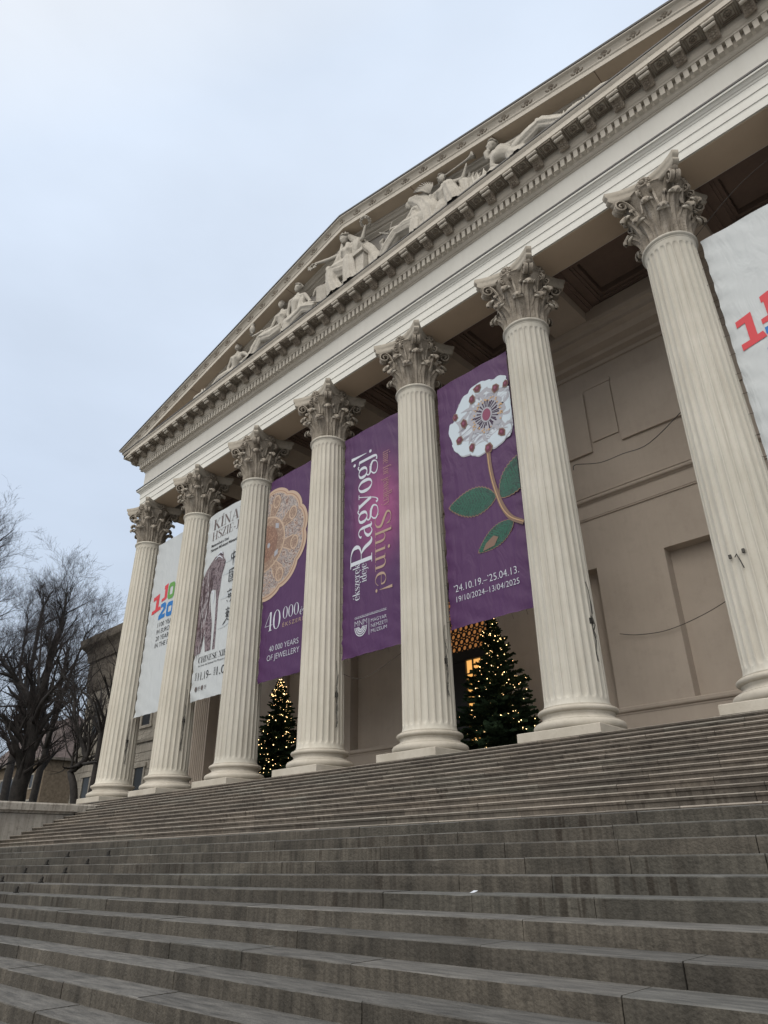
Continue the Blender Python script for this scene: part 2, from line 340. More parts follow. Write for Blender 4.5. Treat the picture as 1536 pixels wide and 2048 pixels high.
# ------------------------------------------------------------------ ground, steps
H = .1515
ground = MB().box(-400, 400, -400, 500, -5.6, -5.07).build('ground', 'ground'); tag(ground, kind='structure')
stairs = empty('stone_staircase', (17.5, -8, -5.07))
tag(stairs, 'wide flight of weathered grey-brown stone steps leading up to the columns', 'staircase')
lows = [(CY+(42+2.85*k)*H, CZ+(k-.9)*H) for k in range(-9, 5)]
ups = [(CY+(67.4+2.62*k)*H, CZ+(4.1+k)*H) for k in range(0, 14)]
allst = [(y, z, 0) for y, z in lows] + [(y, z, 1) for y, z in ups]
for i, (y, z, up) in enumerate(allst):
    last = i == len(allst)-1
    yb = (allst[i+1][0]+.10) if not last else 5.4
    x0 = 2.52
    x1 = 41.
    if last or i == len(allst)-2: x0 = -2.6 if not last else -2.2
    mb = MB(); x = x0 - rnd.random()*1.2
    while x < x1:
        ln = rnd.uniform(.9, 2.3) if up else rnd.uniform(1.1, 2.6)
        xa, xb = max(x, x0), min(x+ln, x1); x += ln
        if xb-xa < .15: continue
        mb.tint = rnd.uniform(.03, .97)
        dy = rnd.uniform(-.006, .006) ; dz = rnd.uniform(-.004, .004)
        c = .016 if up else .011; lip = .022 if up else 0.0
        g = .004
        # section profile (y, z): riser, optional nosing lip, worn edge, tread
        if up: pr = [(y+dy+lip, z-H-.02), (y+dy+lip, z-.062), (y+dy+.004, z-.05), (y+dy, z-c), (y+dy+c*.9, z+dz), (yb, z+dz), (yb, z-H-.02)]
        else: pr = [(y+dy, z-H-.02), (y+dy+rnd.uniform(-.003, .003), z-.07), (y+dy, z-c), (y+dy+c*.35, z-c*.3+dz), (y+dy+c, z+dz), (yb, z+dz), (yb, z-H-.02)]
        nseg = max(1, int((xb-xa)/(.30 if up else .07)))
        rows = []
        for q in range(nseg+1):
            xx = xa+g+(xb-xa-2*g)*q/nseg
            chip = 0 if up else max(0, noise.noise(Vector((xx*6.1, i*7.3, 1.7)))-.22)*.016 + max(0, noise.noise(Vector((xx*1.3, i*3.3, 5.7))))*.006
            row = []
            for a, (py, pz) in enumerate(pr):
                if not up and a in (2, 3, 4): row.append((xx, py+chip, pz-(chip*.8 if a < 4 else 0)))
                else: row.append((xx, py, pz))
            rows.append(row)
        mb.grid(rows, True, True)
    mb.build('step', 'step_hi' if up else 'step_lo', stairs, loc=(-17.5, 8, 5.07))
# cheek wall at the left end of the steps
ck = empty('cheek_wall', (2, -7, -5)); tag(ck, 'stained stone side wall with projecting coping closing the left end of the steps', 'wall')
MB().box(-1.2, 2.5, -14.6, -1.55, -5.1, -1.52).build('wall_body', 'cheek', ck, loc=(-2, 7, 5))
mb = MB(); yy = -14.8
while yy < -1.5:
    ye = min(yy+rnd.uniform(1.3, 1.9), -1.45)
    mb.sweep([(2.5, yy+.006), (2.5, ye-.006)], [(-3.9, -1.10), (-3.9, -1.50), (.06, -1.50), (.10, -1.42), (.24, -1.40), (.26, -1.16), (.22, -1.10)])
    yy = ye
mb.build('coping', 'cheek', ck, loc=(-2, 7, 5))
lawn = MB().box(-300, -1.3, -14.5, 300, -5, -1.75).box(-1.4, 2.4, -1.4, 5, -5, -1.9).build('lawn', 'lawn'); tag(lawn, kind='structure')

# ------------------------------------------------------------------ museum building
mus = empty('museum_building', (17.5, 2, -.83))
tag(mus, 'grand pale neoclassical museum with fluted Corinthian columns and sculpted pediment', 'building')
OFF = (-17.5, -2, .83)
def part(mb, name, mat, parent=None, **k):
    """parts are modelled in world coordinates; direct children of the building are shifted back"""
    if parent is None: return mb.build(name, mat, mus, loc=OFF, **k)
    return mb.build(name, mat, parent, **k)
SH, RB, RT = 12.545, .825, .697
AZ0 = 14.885
# --- column
def shaft_mesh():
    nf = 24; D = .046
    def rad(z): return RB + (RT-RB)*max(0, z/SH)**1.15
    zs = [0, .04, .10, .16, .19, .21, .24, .28, .33] + [.33+(12.08-.33)*i/14 for i in range(1, 15)] + [12.13, 12.17, 12.20, 12.22, 12.25, 12.33, 12.36]
    rows = []
    sp = [-1, -.92, -.7, -.4, 0, .4, .7, .92, 1]
    for z in zs:
        r = rad(z)
        if z < .16: r += .05*(1-z/.16)**2
        if z > 12.26: r += .02
        cap = 0
        if .16 <= z <= 12.22:
            t = min(z-.16, 12.22-z)/.15
            cap = math.sqrt(max(0, 1-(1-min(t, 1))**2))
        row = []
        for k in range(nf):
            a0 = 2*PI*k/nf; hw = 2*PI/nf*.425
            for s in sp:
                ss = s
                d = D*math.sqrt(max(0, cap*cap - s*s)) if abs(s) < cap else 0
                if cap > .95: d = D*math.sqrt(max(0, 1-s*s))
                a = a0 + hw*ss
                row.append(((r-d)*math.cos(a), (r-d)*math.sin(a), z))
        rows.append(row)
    mb = MB().grid(rows, True, False)
    # astragal ring
    pr = [(RT+.02, 12.36), (RT+.035, 12.38), (RT+.035, 12.41), (RT+.06, 12.425), (RT+.085, 12.46), (RT+.085, 12.50), (RT+.06, 12.535), (RT-.02, 12.55)]
    mb.lathe(pr, 72)
    return mb
def base_mesh():
    mb = MB(); pr = []
    pr += [(.80, .01), (.90, .01), (.90, -.03)]
    for i in range(9):
        a = PI/2 - PI*i/8; pr.append((.93+.085*math.cos(a), -.10+.07*math.sin(a)))
    pr += [(.925, -.175), (.925, -.20)]
    for i in range(1, 8):
        t = i/8; pr.append((.925+.105*t**2.2-.035*math.sin(PI*t), -.20-.14*t))
    pr += [(1.03, -.345), (1.03, -.365)]
    for i in range(11):
        a = PI/2 - PI*i/10; pr.append((1.04+.115*math.cos(a), -.48+.115*math.sin(a)))
    pr += [(.9, -.6)]
    return mb.lathe(pr, 64)
def plinth_mesh():
    c = .015; a = 1.15
    mb = MB()
    rows = []
    for z, q in ((-.815, a), (-.61, a), (-.595, a-c)):
        rows.append([(-q, -q, z), (q, -q, z), (q, q, z), (-q, q, z)])
    return mb.grid(rows, True, True)
HC = AZ0 - SH
def bell_r(z):
    t = z/HC
    return .60 + .05*t + .30*max(0, (t-.35)/.5)**2.2 if t < .86 else .95
def leaf(mb, ang, h, w0, rtip, curl, thick=.035):
    """acanthus leaf: rises along the bell, leans out, tip curls over"""
    nu, nv = 13, 18; rows = []
    ca, sa = math.cos(ang), math.sin(ang)
    for i in range(nv+1):
        v = i/nv
        if v < .74:
            t = v/.74; z = h*.93*t; r = bell_r(z*.9)+.05 + (rtip-bell_r(h)-.17)*t**3
            nr, nz_ = -1, 0
        else:
            t = (v-.74)/.26; a = t*PI*1.12
            rc = .125*curl; r0 = bell_r(h*.93*.9)+.05+(rtip-bell_r(h)-.17)
            r = r0 + rc*(1-math.cos(a)); z = h*.93 + rc*math.sin(a)*.95
        wv = w0*(.78+.34*math.sin(PI*min(1, v*1.15)))*(1 if v < .74 else math.sqrt(max(.03, 1-((v-.74)/.275)**2))*.98)
        lob = 1 - .20*abs(math.sin(v*PI*5.2))**.7*(1 if v < .76 else .0)
        row = []
        for j in range(nu):
            u = -1+2*j/(nu-1)
            x = u*wv*(lob if abs(u) > .6 else 1)
            groove = .030*math.cos(u*PI*3.0+ (v*2.0))*(1 if v < .78 else .1) + (.045*math.exp(-(u*5)**2) if v < .8 else 0)
            fold = -.11*u*u*(1.0 if v < .74 else .55)
            rr = r + groove + fold + .03*abs(math.sin(v*PI*5.2))*abs(u)*(v < .74)
            # wrap around bell
            th = x/max(rr, .3)
            row.append((rr*math.cos(ang+th), rr*math.sin(ang+th), z - (.03*u*u if v > .74 else 0)))
        rows.append(row)
    # give it thickness by an inner copy
    back = [[(p[0]*(1-thick/max(.3, math.hypot(p[0], p[1]))), p[1]*(1-thick/max(.3, math.hypot(p[0], p[1]))), p[2]-(thick*.6 if i > nv*.8 else 0)) for p in row] for i, row in enumerate(rows)]
    mb.grid(rows); mb.grid(back)
    mb.grid([[r[0] for r in rows], [r[0] for r in back]]); mb.grid([[r[-1] for r in rows], [r[-1] for r in back]])
    mb.grid([rows[-1], back[-1]])
def volute(mb, ang, side, r0, z0, rc, zc, R, th0, wid, turns=1.35, skew=.0):
    """rising stem that ends in a spiral, lying in the vertical plane through the axis rotated by ang"""
    ctr = []; n1, n2 = 9, 22
    for i in range(n1):
        t = i/n1
        r = r0 + (rc - r0)*t**1.7; z = z0 + (zc+R - z0)*(1-(1-t)**1.5)
        ctr.append((r, z, wid*(.55+.45*t), .05))
    for i in range(n2+1):
        t = i/n2; a = PI/2 - t*2*PI*turns; q = R*(1-.80*t)
        ctr.append((rc+q*math.cos(a), zc+q*math.sin(a), wid*(1-.1*t)+.02*t, .05*(1-.4*t)))
    rows = []
    for i, (r, z, wd, tk) in enumerate(ctr):
        p0 = ctr[max(0, i-1)]; p1 = ctr[min(len(ctr)-1, i+1)]
        d = Vector((p1[0]-p0[0], p1[1]-p0[1])); d.normalize(); nrm = Vector((-d.y, d.x))
        t = min(1, i/n1); off = side*(th0 + skew*(1-t))
        row = []
        for (a, b) in ((-1, -.5), (-.75, .5), (0, .2), (.75, .5), (1, -.5), (0, -.8)):
            rr = r+nrm.x*b*tk; zz = z+nrm.y*b*tk; y = off + a*wd*.5
            row.append((rr*math.cos(ang)-y*math.sin(ang), rr*math.sin(ang)+y*math.cos(ang), zz))
        rows.append(row)
    mb.grid(rows, True, True)
def capital_mesh():
    mb = MB()
    mb.lathe([(bell_r(z)*1.0, z) for z in [0, .2, .5, .8, 1.1, 1.4, 1.6, 1.8, 1.9, 1.96]] + [(.97, 1.98), (.95, 2.02)], 40)
    def tip(a, r, z, w_, t_=.07):       # rounded lip where the leaf turns over
        rot = Matrix.Rotation(a, 3, 'Z') @ Matrix.Rotation(R_(28), 3, 'Y')
        rows = []
        for i in range(13):
            u = -1+2*i/12; q = math.sqrt(max(.02, 1-u*u))
            rows.append([Vector((r*math.cos(a), r*math.sin(a), z)) + rot @ Vector((.085*q*math.cos(2*PI*k/10)-.10*u*u, u*w_, t_*q*math.sin(2*PI*k/10)-.03*u*u)) for k in range(10)])
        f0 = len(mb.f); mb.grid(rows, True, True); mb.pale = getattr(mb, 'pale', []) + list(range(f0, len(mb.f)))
    for k in range(8):
        leaf(mb, R_(22.5+45*k), .82, .245, 1.04, 1.1); tip(R_(22.5+45*k), 1.0, .80, .18)
    for k in range(8):
        leaf(mb, R_(45*k), 1.30, .225, 1.15 if k % 2 else 1.10, 1.1); tip(R_(45*k), 1.12 if k % 2 else 1.07, 1.28, .18)
    for k in range(4):
        a = R_(45+90*k)
        for s in (-1, 1):
            volute(mb, a, s, .80, 1.05, 1.17, 1.74, .215, .085, .15, 1.5, .18)
        # leaf bud under the abacus corner
        mb.ell((1.32*math.cos(a), 1.32*math.sin(a), 1.93), (.12, .12, .12), 10)
        for s in (-1, 1):   # caulicole sheaths with side leaves under the volutes
            aa = a+s*R_(13)
            leaf(mb, aa, 1.50, .10, 1.10, .6)
        b = R_(90*k)
        for s in (-1, 1):
            volute(mb, b+s*R_(11), -s, .78, 1.15, .93, 1.76, .145, .02, .10, 1.4, -.12)
    for k in range(4):      # fleuron
        a = R_(90*k); c = Vector((.87, 0, 2.14))
        rot = Matrix.Rotation(a, 3, 'Z')
        for q in range(11):
            th = 2*PI*q/11
            for rr, tk in ((.135, .052), (.19, .045)):
                p = c + Vector((.05 if rr < .15 else .0, rr*math.cos(th+rr*9), rr*math.sin(th+rr*9)))
                mb.ell(rot @ p, (.05, .05, .05), 7, m_=5)
        mb.ell(rot @ (c+Vector((.07, 0, 0))), (.07, .07, .07), 8, m_=6)
        mb.ell(rot @ (c+Vector((-.02, 0, 0))), (.06, .20, .20), 12, rot, m_=6)
    return mb
def abacus_mesh():
    mb = MB()
    def plan(c, cut, sag):
        pts = []
        for k in range(4):
            a = R_(90*k)
            ca, sa = math.cos(a), math.sin(a)
            for i in range(13):
                t = -1+2*i/12
                y = t*(c-cut); x = c - sag*(1-t*t)
                pts.append((x*ca - y*sa, x*sa + y*ca))
        return pts
    rows = []
    for z, g in ((1.93, -.10), (1.97, -.04), (2.03, -.015), (2.12, -.03), (2.17, .0), (2.20, .02), (2.25, .03), (2.335, .03)):
        rows.append([(x, y, z) for x, y in plan(1.17+g, .13, .36)])
    mb.grid(rows, True, True)
    return mb
shaft0 = part(shaft_mesh(), 'column', 'column', smooth=True, angle=28)
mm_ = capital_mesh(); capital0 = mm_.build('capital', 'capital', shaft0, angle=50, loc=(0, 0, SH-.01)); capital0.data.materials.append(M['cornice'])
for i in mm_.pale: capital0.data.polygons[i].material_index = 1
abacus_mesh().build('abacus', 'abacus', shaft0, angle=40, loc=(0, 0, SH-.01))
base0 = base_mesh().build('base', 'base', shaft0, smooth=True, angle=40)
plinth0 = plinth_mesh().build('plinth', 'base', shaft0)
shaft0.location = (0-17.5, 0-2, .83)
for i in range(1, 8):
    c = copy_tree(shaft0, mus); c.location = (5*i-17.5, -2, .83)

# --- entablature
PATH = [(0, 5.35), (0, 0), (35, 0), (35, 5.35)]
RPATH = PATH
arch = part(MB().sweep(PATH, [(-.64, AZ0+.002), (.66, AZ0+.002), (.66, 15.185), (.675, 15.20), (.69, 15.20), (.69, 15.525), (.705, 15.54), (.72, 15.54), (.72, 15.83), (.745, 15.85), (.76, 15.90), (.79, 15.915), (.85, 15.99), (.87, 16.0), (.90, 16.0), (.90, 16.075), (-.64, 16.075)]), 'architrave', 'architrave')
MB().sweep(PATH, [(.60, AZ0-.02), (.60, AZ0), (-.60, AZ0), (-.60, AZ0-.02)][::-1]).build('soffit', 'soffit', arch)
MB().sweep(PATH, [(.66, 16.078), (.925, 16.078), (.925, 16.145), (.66, 16.15)]).build('flashing', 'lead', arch)
part(MB().sweep(PATH, [(-.6, 16.076), (.655, 16.076), (.655, 17.315), (-.6, 17.315)]), 'frieze', 'frieze')
cor = part(MB().sweep(PATH, [(-.6, 17.316), (.67, 17.316), (.68, 17.33), (.70, 17.335), (.70, 17.37), (.74, 17.38), (.79, 17.42), (.82, 17.47), (.85, 17.49), (.85, 17.82),
    (1.02, 17.82), (1.03, 17.87), (1.07, 17.90), (1.10, 17.97), (1.12, 18.0), (1.12, 18.27), (1.68, 18.27), (1.68, 18.48), (1.70, 18.50), (1.74, 18.55), (1.76, 18.60), (.6, 18.66), (-.6, 18.66)]), 'cornice', 'cornice')
MB().sweep(PATH, [(1.60, 18.618), (1.785, 18.608), (1.785, 18.665), (1.60, 18.68)]).build('flashing', 'lead', cor)
mb = MB()
nd = int((35+2*.87)/.25)
for k in range(-4, 145):
    x = k*.25+.0
    if x < -.98 or x > 35.98: continue
    mb.box(x-.075, x+.075, -1.0, -.845, 17.49, 17.822)
for sx in (-1, 1):
    for k in range(-3, 20):
        y = k*.25
        xa = -1.0 if sx < 0 else 35.845
        mb.box(xa, xa+.155, y-.075, y+.075, 17.49, 17.822)
mb.build('dentil_course', 'cornice', cor)
def modillion():
    mb = MB()
    w2 = .155
    prof = [(0, 0), (0, -.30), (-.05, -.31), (-.12, -.29), (-.20, -.23), (-.28, -.16), (-.36, -.11), (-.42, -.09), (-.46, -.06), (-.46, 0)]
    mb.grid([[(x, y, z) for y, z in prof] for x in (-w2, w2)], True, True)
    mb.box(-.21, .21, -.54, 0, -.001, .034)
    def roll(y, z, r, wd):
        rows = []
        for i in range(9):
            t = -1+2*i/8; rr = r*(.80+.20*abs(t)**2 if abs(t) < .99 else .72)
            rows.append([(t*wd, y+rr*math.cos(2*PI*k/12), z+rr*math.sin(2*PI*k/12)) for k in range(12)])
        mb.grid(rows, True, True)
    f0 = len(mb.f); roll(-.495, -.050, .060, .185); roll(-.405, -.140, .068, .165); f1 = len(mb.f); roll(-.06, -.275, .07, .17); mb.rng = (f0, f1)
    for s in (-1, 0, 1):       # leaf under the bracket
        for q in range(4):
            y = -.12-.065*q; z = -.30+.055*q+.02*abs(s)
            mb.ell((s*.095, y, z), (.048, .045, .032), 7, m_=5)
    for s in (-1, 1):
        mb.ell((s*(w2+.004), -.09, -.20), (.02, .075, .075), 10, m_=6); mb.ell((s*(w2+.004), -.38, -.075), (.018, .05, .05), 10, m_=6)
        mb.tube([(s*(w2+.006), -.12, -.13), (s*(w2+.006), -.22, -.10), (s*(w2+.006), -.33, -.03)], .018, 5)
    return mb
def rosette():
    mb = MB()
    for (a, z0, z1) in ((.245, 0, -.055), (.185, 0, -.035)):
        t = .028
        mb.box(-a, a, -a, -a+t, z1, z0); mb.box(-a, a, a-t, a, z1, z0); mb.box(-a, -a+t, -a+t, a-t, z1, z0); mb.box(a-t, a, -a+t, a-t, z1, z0)
    for q in range(8):
        th = 2*PI*q/8
        mb.ell((.085*math.cos(th), .085*math.sin(th), -.035), (.04, .04, .04), 7, m_=5)
    mb.ell((0, 0, -.05), (.03, .03, .03), 7, m_=5)
    return mb
mm_ = modillion(); mod0 = mm_.build('modillion', 'ornament', cor, angle=40); mod0.data.materials.append(M['cornice'])
for i in range(*mm_.rng): mod0.data.polygons[i].material_index = 1
ros0 = rosette().build('rosette', 'ornament', cor)
def put(o0, loc, rz=0, first=[None]):
    o = o0.copy(); COL.objects.link(o); o.location = loc; o.rotation_euler = (0, 0, rz); return o
YM = -1.13
mod0.location = (-1, YM, 18.235); ros0.location = (-.5, -1.40, 18.268)
for k in range(0, 37): put(mod0, (k, YM, 18.235))
for k in range(0, 36): put(ros0, (k+.5, -1.40, 18.268))
for k in range(-1, 6):
    put(mod0, (-1.13, k, 18.235), -PI/2)
    put(mod0, (36.13, k, 18.235), PI/2)

# --- pediment
MS = .2072; ZA = 22.27
def zr(x, o): return ZA - MS*abs(x-17.5)
def rake(prof, y_extra=None):
    mb = MB(); rows = []
    for st in (0, 1, 2):
        row = []
        for o, dz in prof:
            x = (-o if o > -1 else 2) if st == 0 else (17.5 if st == 1 else 35+o)
            if o < .6 and st != 1: x = -.66 if st == 0 else 35.66
            row.append((x, -o, zr(x, o)+dz))
        rows.append(row)
    return mb.grid(rows, True, True)
ped = part(MB().grid([[(x, y, 18.62) for x, y in ((-.2, -.64), (35.2, -.64))], [(0, -.64, 18.63), (35, -.64, 18.63)]]), 'pediment', 'tymp')
mb = MB()
for y in (-.64, -.2):
    pass
mb.add([(-.5, -.64, 18.60), (35.5, -.64, 18.60), (17.5, -.64, 22.3), (-.5, 0, 18.60), (35.5, 0, 18.60), (17.5, 0, 22.3)], [(0, 1, 2), (3, 5, 4), (0, 3, 4, 1), (1, 4, 5, 2), (2, 5, 3, 0)])
bpy.data.objects.remove(ped); ped = part(mb, 'pediment', 'tymp')
rk = rake([(.60, -.42), (.70, -.42), (.72, -.38), (.80, -.34), (.86, -.30), (.86, -.24), (.95, -.22), (1.02, -.14), (1.10, -.11), (1.10, -.002), (1.68, 0), (1.68, .20), (1.70, .215), (1.72, .24), (1.72, .27),
    (1.70, .285), (1.715, .33), (1.76, .40), (1.81, .455), (1.87, .48), (1.90, .50), (1.90, .56), (.60, .60)]).build('raking_cornice', 'cornice', ped, angle=20)
rake([(1.2, .575), (1.93, .562), (1.94, .63), (1.2, .68)]).build('flashing', 'lead', rk)
rake([(1.12, -.006), (1.66, -.005), (1.66, -.002), (1.12, -.003)]).build('soffit', 'rsoffit', rk)
mb = MB()
for k in range(-4, 5):       # joints of the raking soffit
    if k == 0: continue
    x = 17.5+k*4.05
    mb.box(x-.012, x+.012, -1.655, -1.13, zr(x, 0)-.012, zr(x, 0)-.0065)
mb.build('soffit_joint', 'coffer', rk)
def palmette():
    mb = MB()
    for q in range(-3, 4):
        a = q*R_(23)
        ln = .155 - .012*abs(q)
        c = Vector((math.sin(a)*ln*.62, 0, math.cos(a)*ln*.62))
        mb.ell(c, (.022, .035, ln*.5), 6, Matrix.Rotation(a, 3, 'Y'), m_=6)
    for s in (-1, 1):
        mb.ell((s*.13, 0, -.045), (.05, .035, .035), 7, m_=5); mb.ell((s*.2, 0, -.01), (.035, .025, .05), 7, Matrix.Rotation(s*.7, 3, 'Y'), m_=5)
    mb.ell((0, -.02, -.04), (.05, .04, .05), 7, m_=5)
    return mb
pal0 = palmette().build('palmette', 'ornament', rk)
first = True
for n in range(-19, 20):
    x = 17.5+n*.97
    if x < -.9 or x > 35.9: continue
    o = pal0 if first else pal0.copy()
    if not first: COL.objects.link(o)
    first = False
    o.location = (x, -1.745, zr(x, 0)+.385); sgn = 1 if n <= 0 else -1
    o.rotation_euler = (R_(28), -sgn*math.atan(MS) if n else 0, 0)
# corner block at the foot of the rake, roof behind
part(MB().box(-1.75, -1.05, -1.7, -.9, 18.9, 19.12), 'corner_block', 'lead')
roof = part(MB().add([(-1.2, -.5, 18.72), (36.2, -.5, 18.72), (17.5, -.5, 22.72), (-1.2, 24, 18.72), (36.2, 24, 18.72), (17.5, 24, 22.72)], [(0, 1, 2), (3, 5, 4), (0, 3, 4, 1), (1, 4, 5, 2), (2, 5, 3, 0)]), 'roof', 'lead')

# --- portico ceiling: beams and coffers, wall cornice
for i in range(1, 7):
    part(MB().box(5*i-.69, 5*i+.69, .66, 4.2, AZ0+.004, 16.9), 'ceiling_beam', 'wall')
mb = MB()
def ring(mb, x0, x1, y0, y1, w_, z0, z1):
    mb.box(x0, x1, y0, y0+w_, z0, z1); mb.box(x0, x1, y1-w_, y1, z0, z1); mb.box(x0, x0+w_, y0+w_, y1-w_, z0, z1); mb.box(x1-w_, x1, y0+w_, y1-w_, z0, z1)
for i in range(7):
    a, b = 5*i+.69, 5*i+4.31
    y0, y1 = .645, 4.2
    for (ins, w_, z) in ((0, .20, 15.30), (.20, .13, 15.36), (.33, .30, 15.47), (.63, .10, 15.55), (.73, .12, 15.64), (.85, .05, 15.9)):
        ring(mb, a+ins, b-ins, y0+ins, y1-ins, w_, z, 16.8)
    mb.box(a+.9, b-.9, y0+.9, y1-.9, 15.82, 16.8)
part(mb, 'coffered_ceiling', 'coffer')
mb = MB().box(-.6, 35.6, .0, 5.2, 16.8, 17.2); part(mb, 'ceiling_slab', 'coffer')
mb = MB()
prf = [(3.55, 15.4), (3.55, 14.86), (3.60, 14.74), (3.72, 14.70), (3.80, 14.60), (3.80, 14.46), (4.05, 14.38), (4.20, 14.20), (4.55, 14.12), (4.62, 14.02), (4.9, 13.96), (4.92, 13.82), (5.1, 13.80), (5.1, 15.4)]
mb.grid([[(x, y, z) for y, z in prf] for x in (.70, 34.3)], True, True)
part(mb, 'wall_cornice', 'wall')
# --- portico rear wall with niches, panels, string courses and door opening
mb = MB(); YW = 5.0
xs = [0.3]
openings = [(5*i+1.22, 5*i+3.78, .86, 5.72) for i in range(7) if i != 3] + [(16.1, 18.9, -.9, 7.0)]
openings.sort()
prev = .3
for (a, b, z0, z1) in openings:
    mb.box(prev, a, YW, YW+.6, -.9, 15.3)
    if z0 > -.8: mb.box(a, b, YW, YW+.6, -.9, z0)
    mb.box(a, b, YW, YW+.6, z1, 15.3)
    prev = b
mb.box(prev, 34.7, YW, YW+.6, -.9, 15.3)
wall = part(mb, 'wall', 'wall')
for (a, b, z0, z1) in openings:
    if z0 > -.8:
        MB().box(a-.05, b+.05, YW+.48, YW+.7, z0-.1, z1+.1).build('niche', 'wall', wall)
def course(z, prf_, x0=.7, x1=34.3, gaps=()):
    mb = MB()
    segs = []; p = x0
    for a, b in gaps: segs.append((p, a)); p = b
    segs.append((p, x1))
    for a, b in segs: mb.grid([[(x, YW-o, z+dz) for o, dz in prf_] for x in (a, b)], True, True)
    return mb
course(.62, [(-.1, 0), (.05, 0), (.05, .05), (.12, .08), (.14, .12), (.14, .20), (.11, .23), (-.1, .25)], gaps=[(16.08, 18.92)]).build('dado_rail', 'wall', wall)
course(-.83, [(-.1, 0), (.045, 0), (.045, 1.44), (-.1, 1.44)], gaps=[(16.08, 18.92)]).build('dado', 'wall', wall)
course(8.22, [(-.1, 0), (.03, 0), (.05, .03), (.13, .06), (.15, .10), (.15, .17), (.18, .19), (.18, .24), (-.1, .28)]).build('string_course', 'wall', wall)
course(7.58, [(-.1, 0), (.05, 0), (.05, .05), (.07, .055), (.07, .13), (-.1, .13)]).build('string_course', 'wall', wall)
for i in range(8):
    if 0 < i < 7:
        MB().box(5*i-.52, 5*i+.52, YW-.055, YW+.1, 10.62, 12.96).box(5*i-.56, 5*i+.56, YW-.085, YW+.1, 12.962, 13.12).build('upper_pilaster', 'wall', wall)
for i in range(7):
    a = 5*i+.60; b = 5*i+4.40
    MB().box(a, b, YW-.10, YW+.1, 10.22, 12.88).build('upper_panel', 'wall', wall)
# antae: fluted pilasters at the wall ends
def anta(x):
    mb = MB(); hw = .70; y0 = 4.42; nf = 7
    pts = []
    pts.append((x-hw, 5.4)); pts.append((x-hw, y0))
    wf = (2*hw-.12)/nf
    for k in range(nf):
        a = x-hw+.06+k*wf
        for t in range(7):
            s = -1+2*t/6
            pts.append((a+wf*.5+wf*.38*s, y0+.055*math.sqrt(max(0, 1-s*s))))
    pts.append((x+hw, y0)); pts.append((x+hw, 5.4))
    mb.grid([[(px, py, z) for px, py in pts] for z in (-.02, 12.5)], True, True)
    o = part(mb, 'anta', 'wall')
    MB().box(x-hw-.10, x+hw+.10, y0-.10, 5.4, -.83, -.4).box(x-hw-.06, x+hw+.06, y0-.06, 5.4, -.398, -.022).build('base', 'base', o)
    MB().box(x-hw-.02, x+hw+.02, y0-.02, 5.4, 12.502, 14.2).box(x-hw-.14, x+hw+.14, y0-.14, 5.4, 14.202, 14.86).build('capital', 'capital', o)
anta(0); anta(35)
# side walls and body of the main block behind the portico
part(MB().box(-.655, .3, 5.41, 24, -3, 18.6).box(34.7, 35.655, 5.41, 24, -3, 18.6).box(.3, 34.7, 23.4, 24, -3, 18.6).box(.3, 34.7, 5.7, 23.4, 15.32, 15.6), 'block_wall', 'wall')
# --- door
dr = part(MB().box(16.1, 16.42, 5.45, 5.62, -.83, 6.9).box(18.58, 18.9, 5.45, 5.62, -.83, 6.9).box(16.42, 18.58, 5.45, 5.62, 3.72, 4.12).box(16.42, 18.58, 5.45, 5.62, 6.55, 6.9), 'door', 'blackmetal')
MB().box(16.42, 17.28, 5.50, 5.58, -.83, 3.72).build('door_leaf', 'blackmetal', dr)
mb = MB()
mb.box(17.28, 17.38, 5.48, 5.58, -.83, 3.72).box(18.48, 18.58, 5.48, 5.58, -.83, 3.72)
for x in (17.72, 18.14): mb.box(x-.022, x+.022, 5.49, 5.56, -.83, 3.72)
for z in (.0, .9, 1.8, 2.7, 3.18): mb.box(17.38, 18.48, 5.495, 5.555, z-.022, z+.022)
mb.build('glazing_bars', 'blackmetal', dr)
MB().box(17.3, 18.55, 5.585, 5.60, -.83, 3.72).build('glass', 'warmglass', dr)
mb = MB()      # octagon grille over the door
def octring(mb, cx, cz, r0, r1):
    a = [(cx+r0*math.cos(R_(22.5+45*k)), cz+r0*math.sin(R_(22.5+45*k))) for k in range(8)]
    b = [(cx+r1*math.cos(R_(22.5+45*k)), cz+r1*math.sin(R_(22.5+45*k))) for k in range(8)]
    mb.grid([[(x, 5.50, z) for x, z in a], [(x, 5.50, z) for x, z in b], [(x, 5.55, z) for x, z in b], [(x, 5.55, z) for x, z in a], [(x, 5.50, z) for x, z in a]], True)
for j in range(9):
    for i in range(8):
        cx = 16.55+i*.275+(.1375 if j % 2 else 0); cz = 4.25+j*.275
        if cx > 18.52: continue
        octring(mb, cx, cz, .092, .150)
for j in range(10):
    for i in range(8):
        cx = 16.55+i*.275+(.1375 if j % 2 else 0)+.1375; cz = 4.25+j*.275
        if cx < 18.5 and cx > 16.5: mb.box(cx-.045, cx+.045, 5.505, 5.545, cz-.045, cz+.045)
mb.build('grille', 'blackmetal', dr)
MB().box(16.3, 18.7, 5.62, 5.64, 4.1, 6.6).build('transom_glass', 'warmpane', dr)
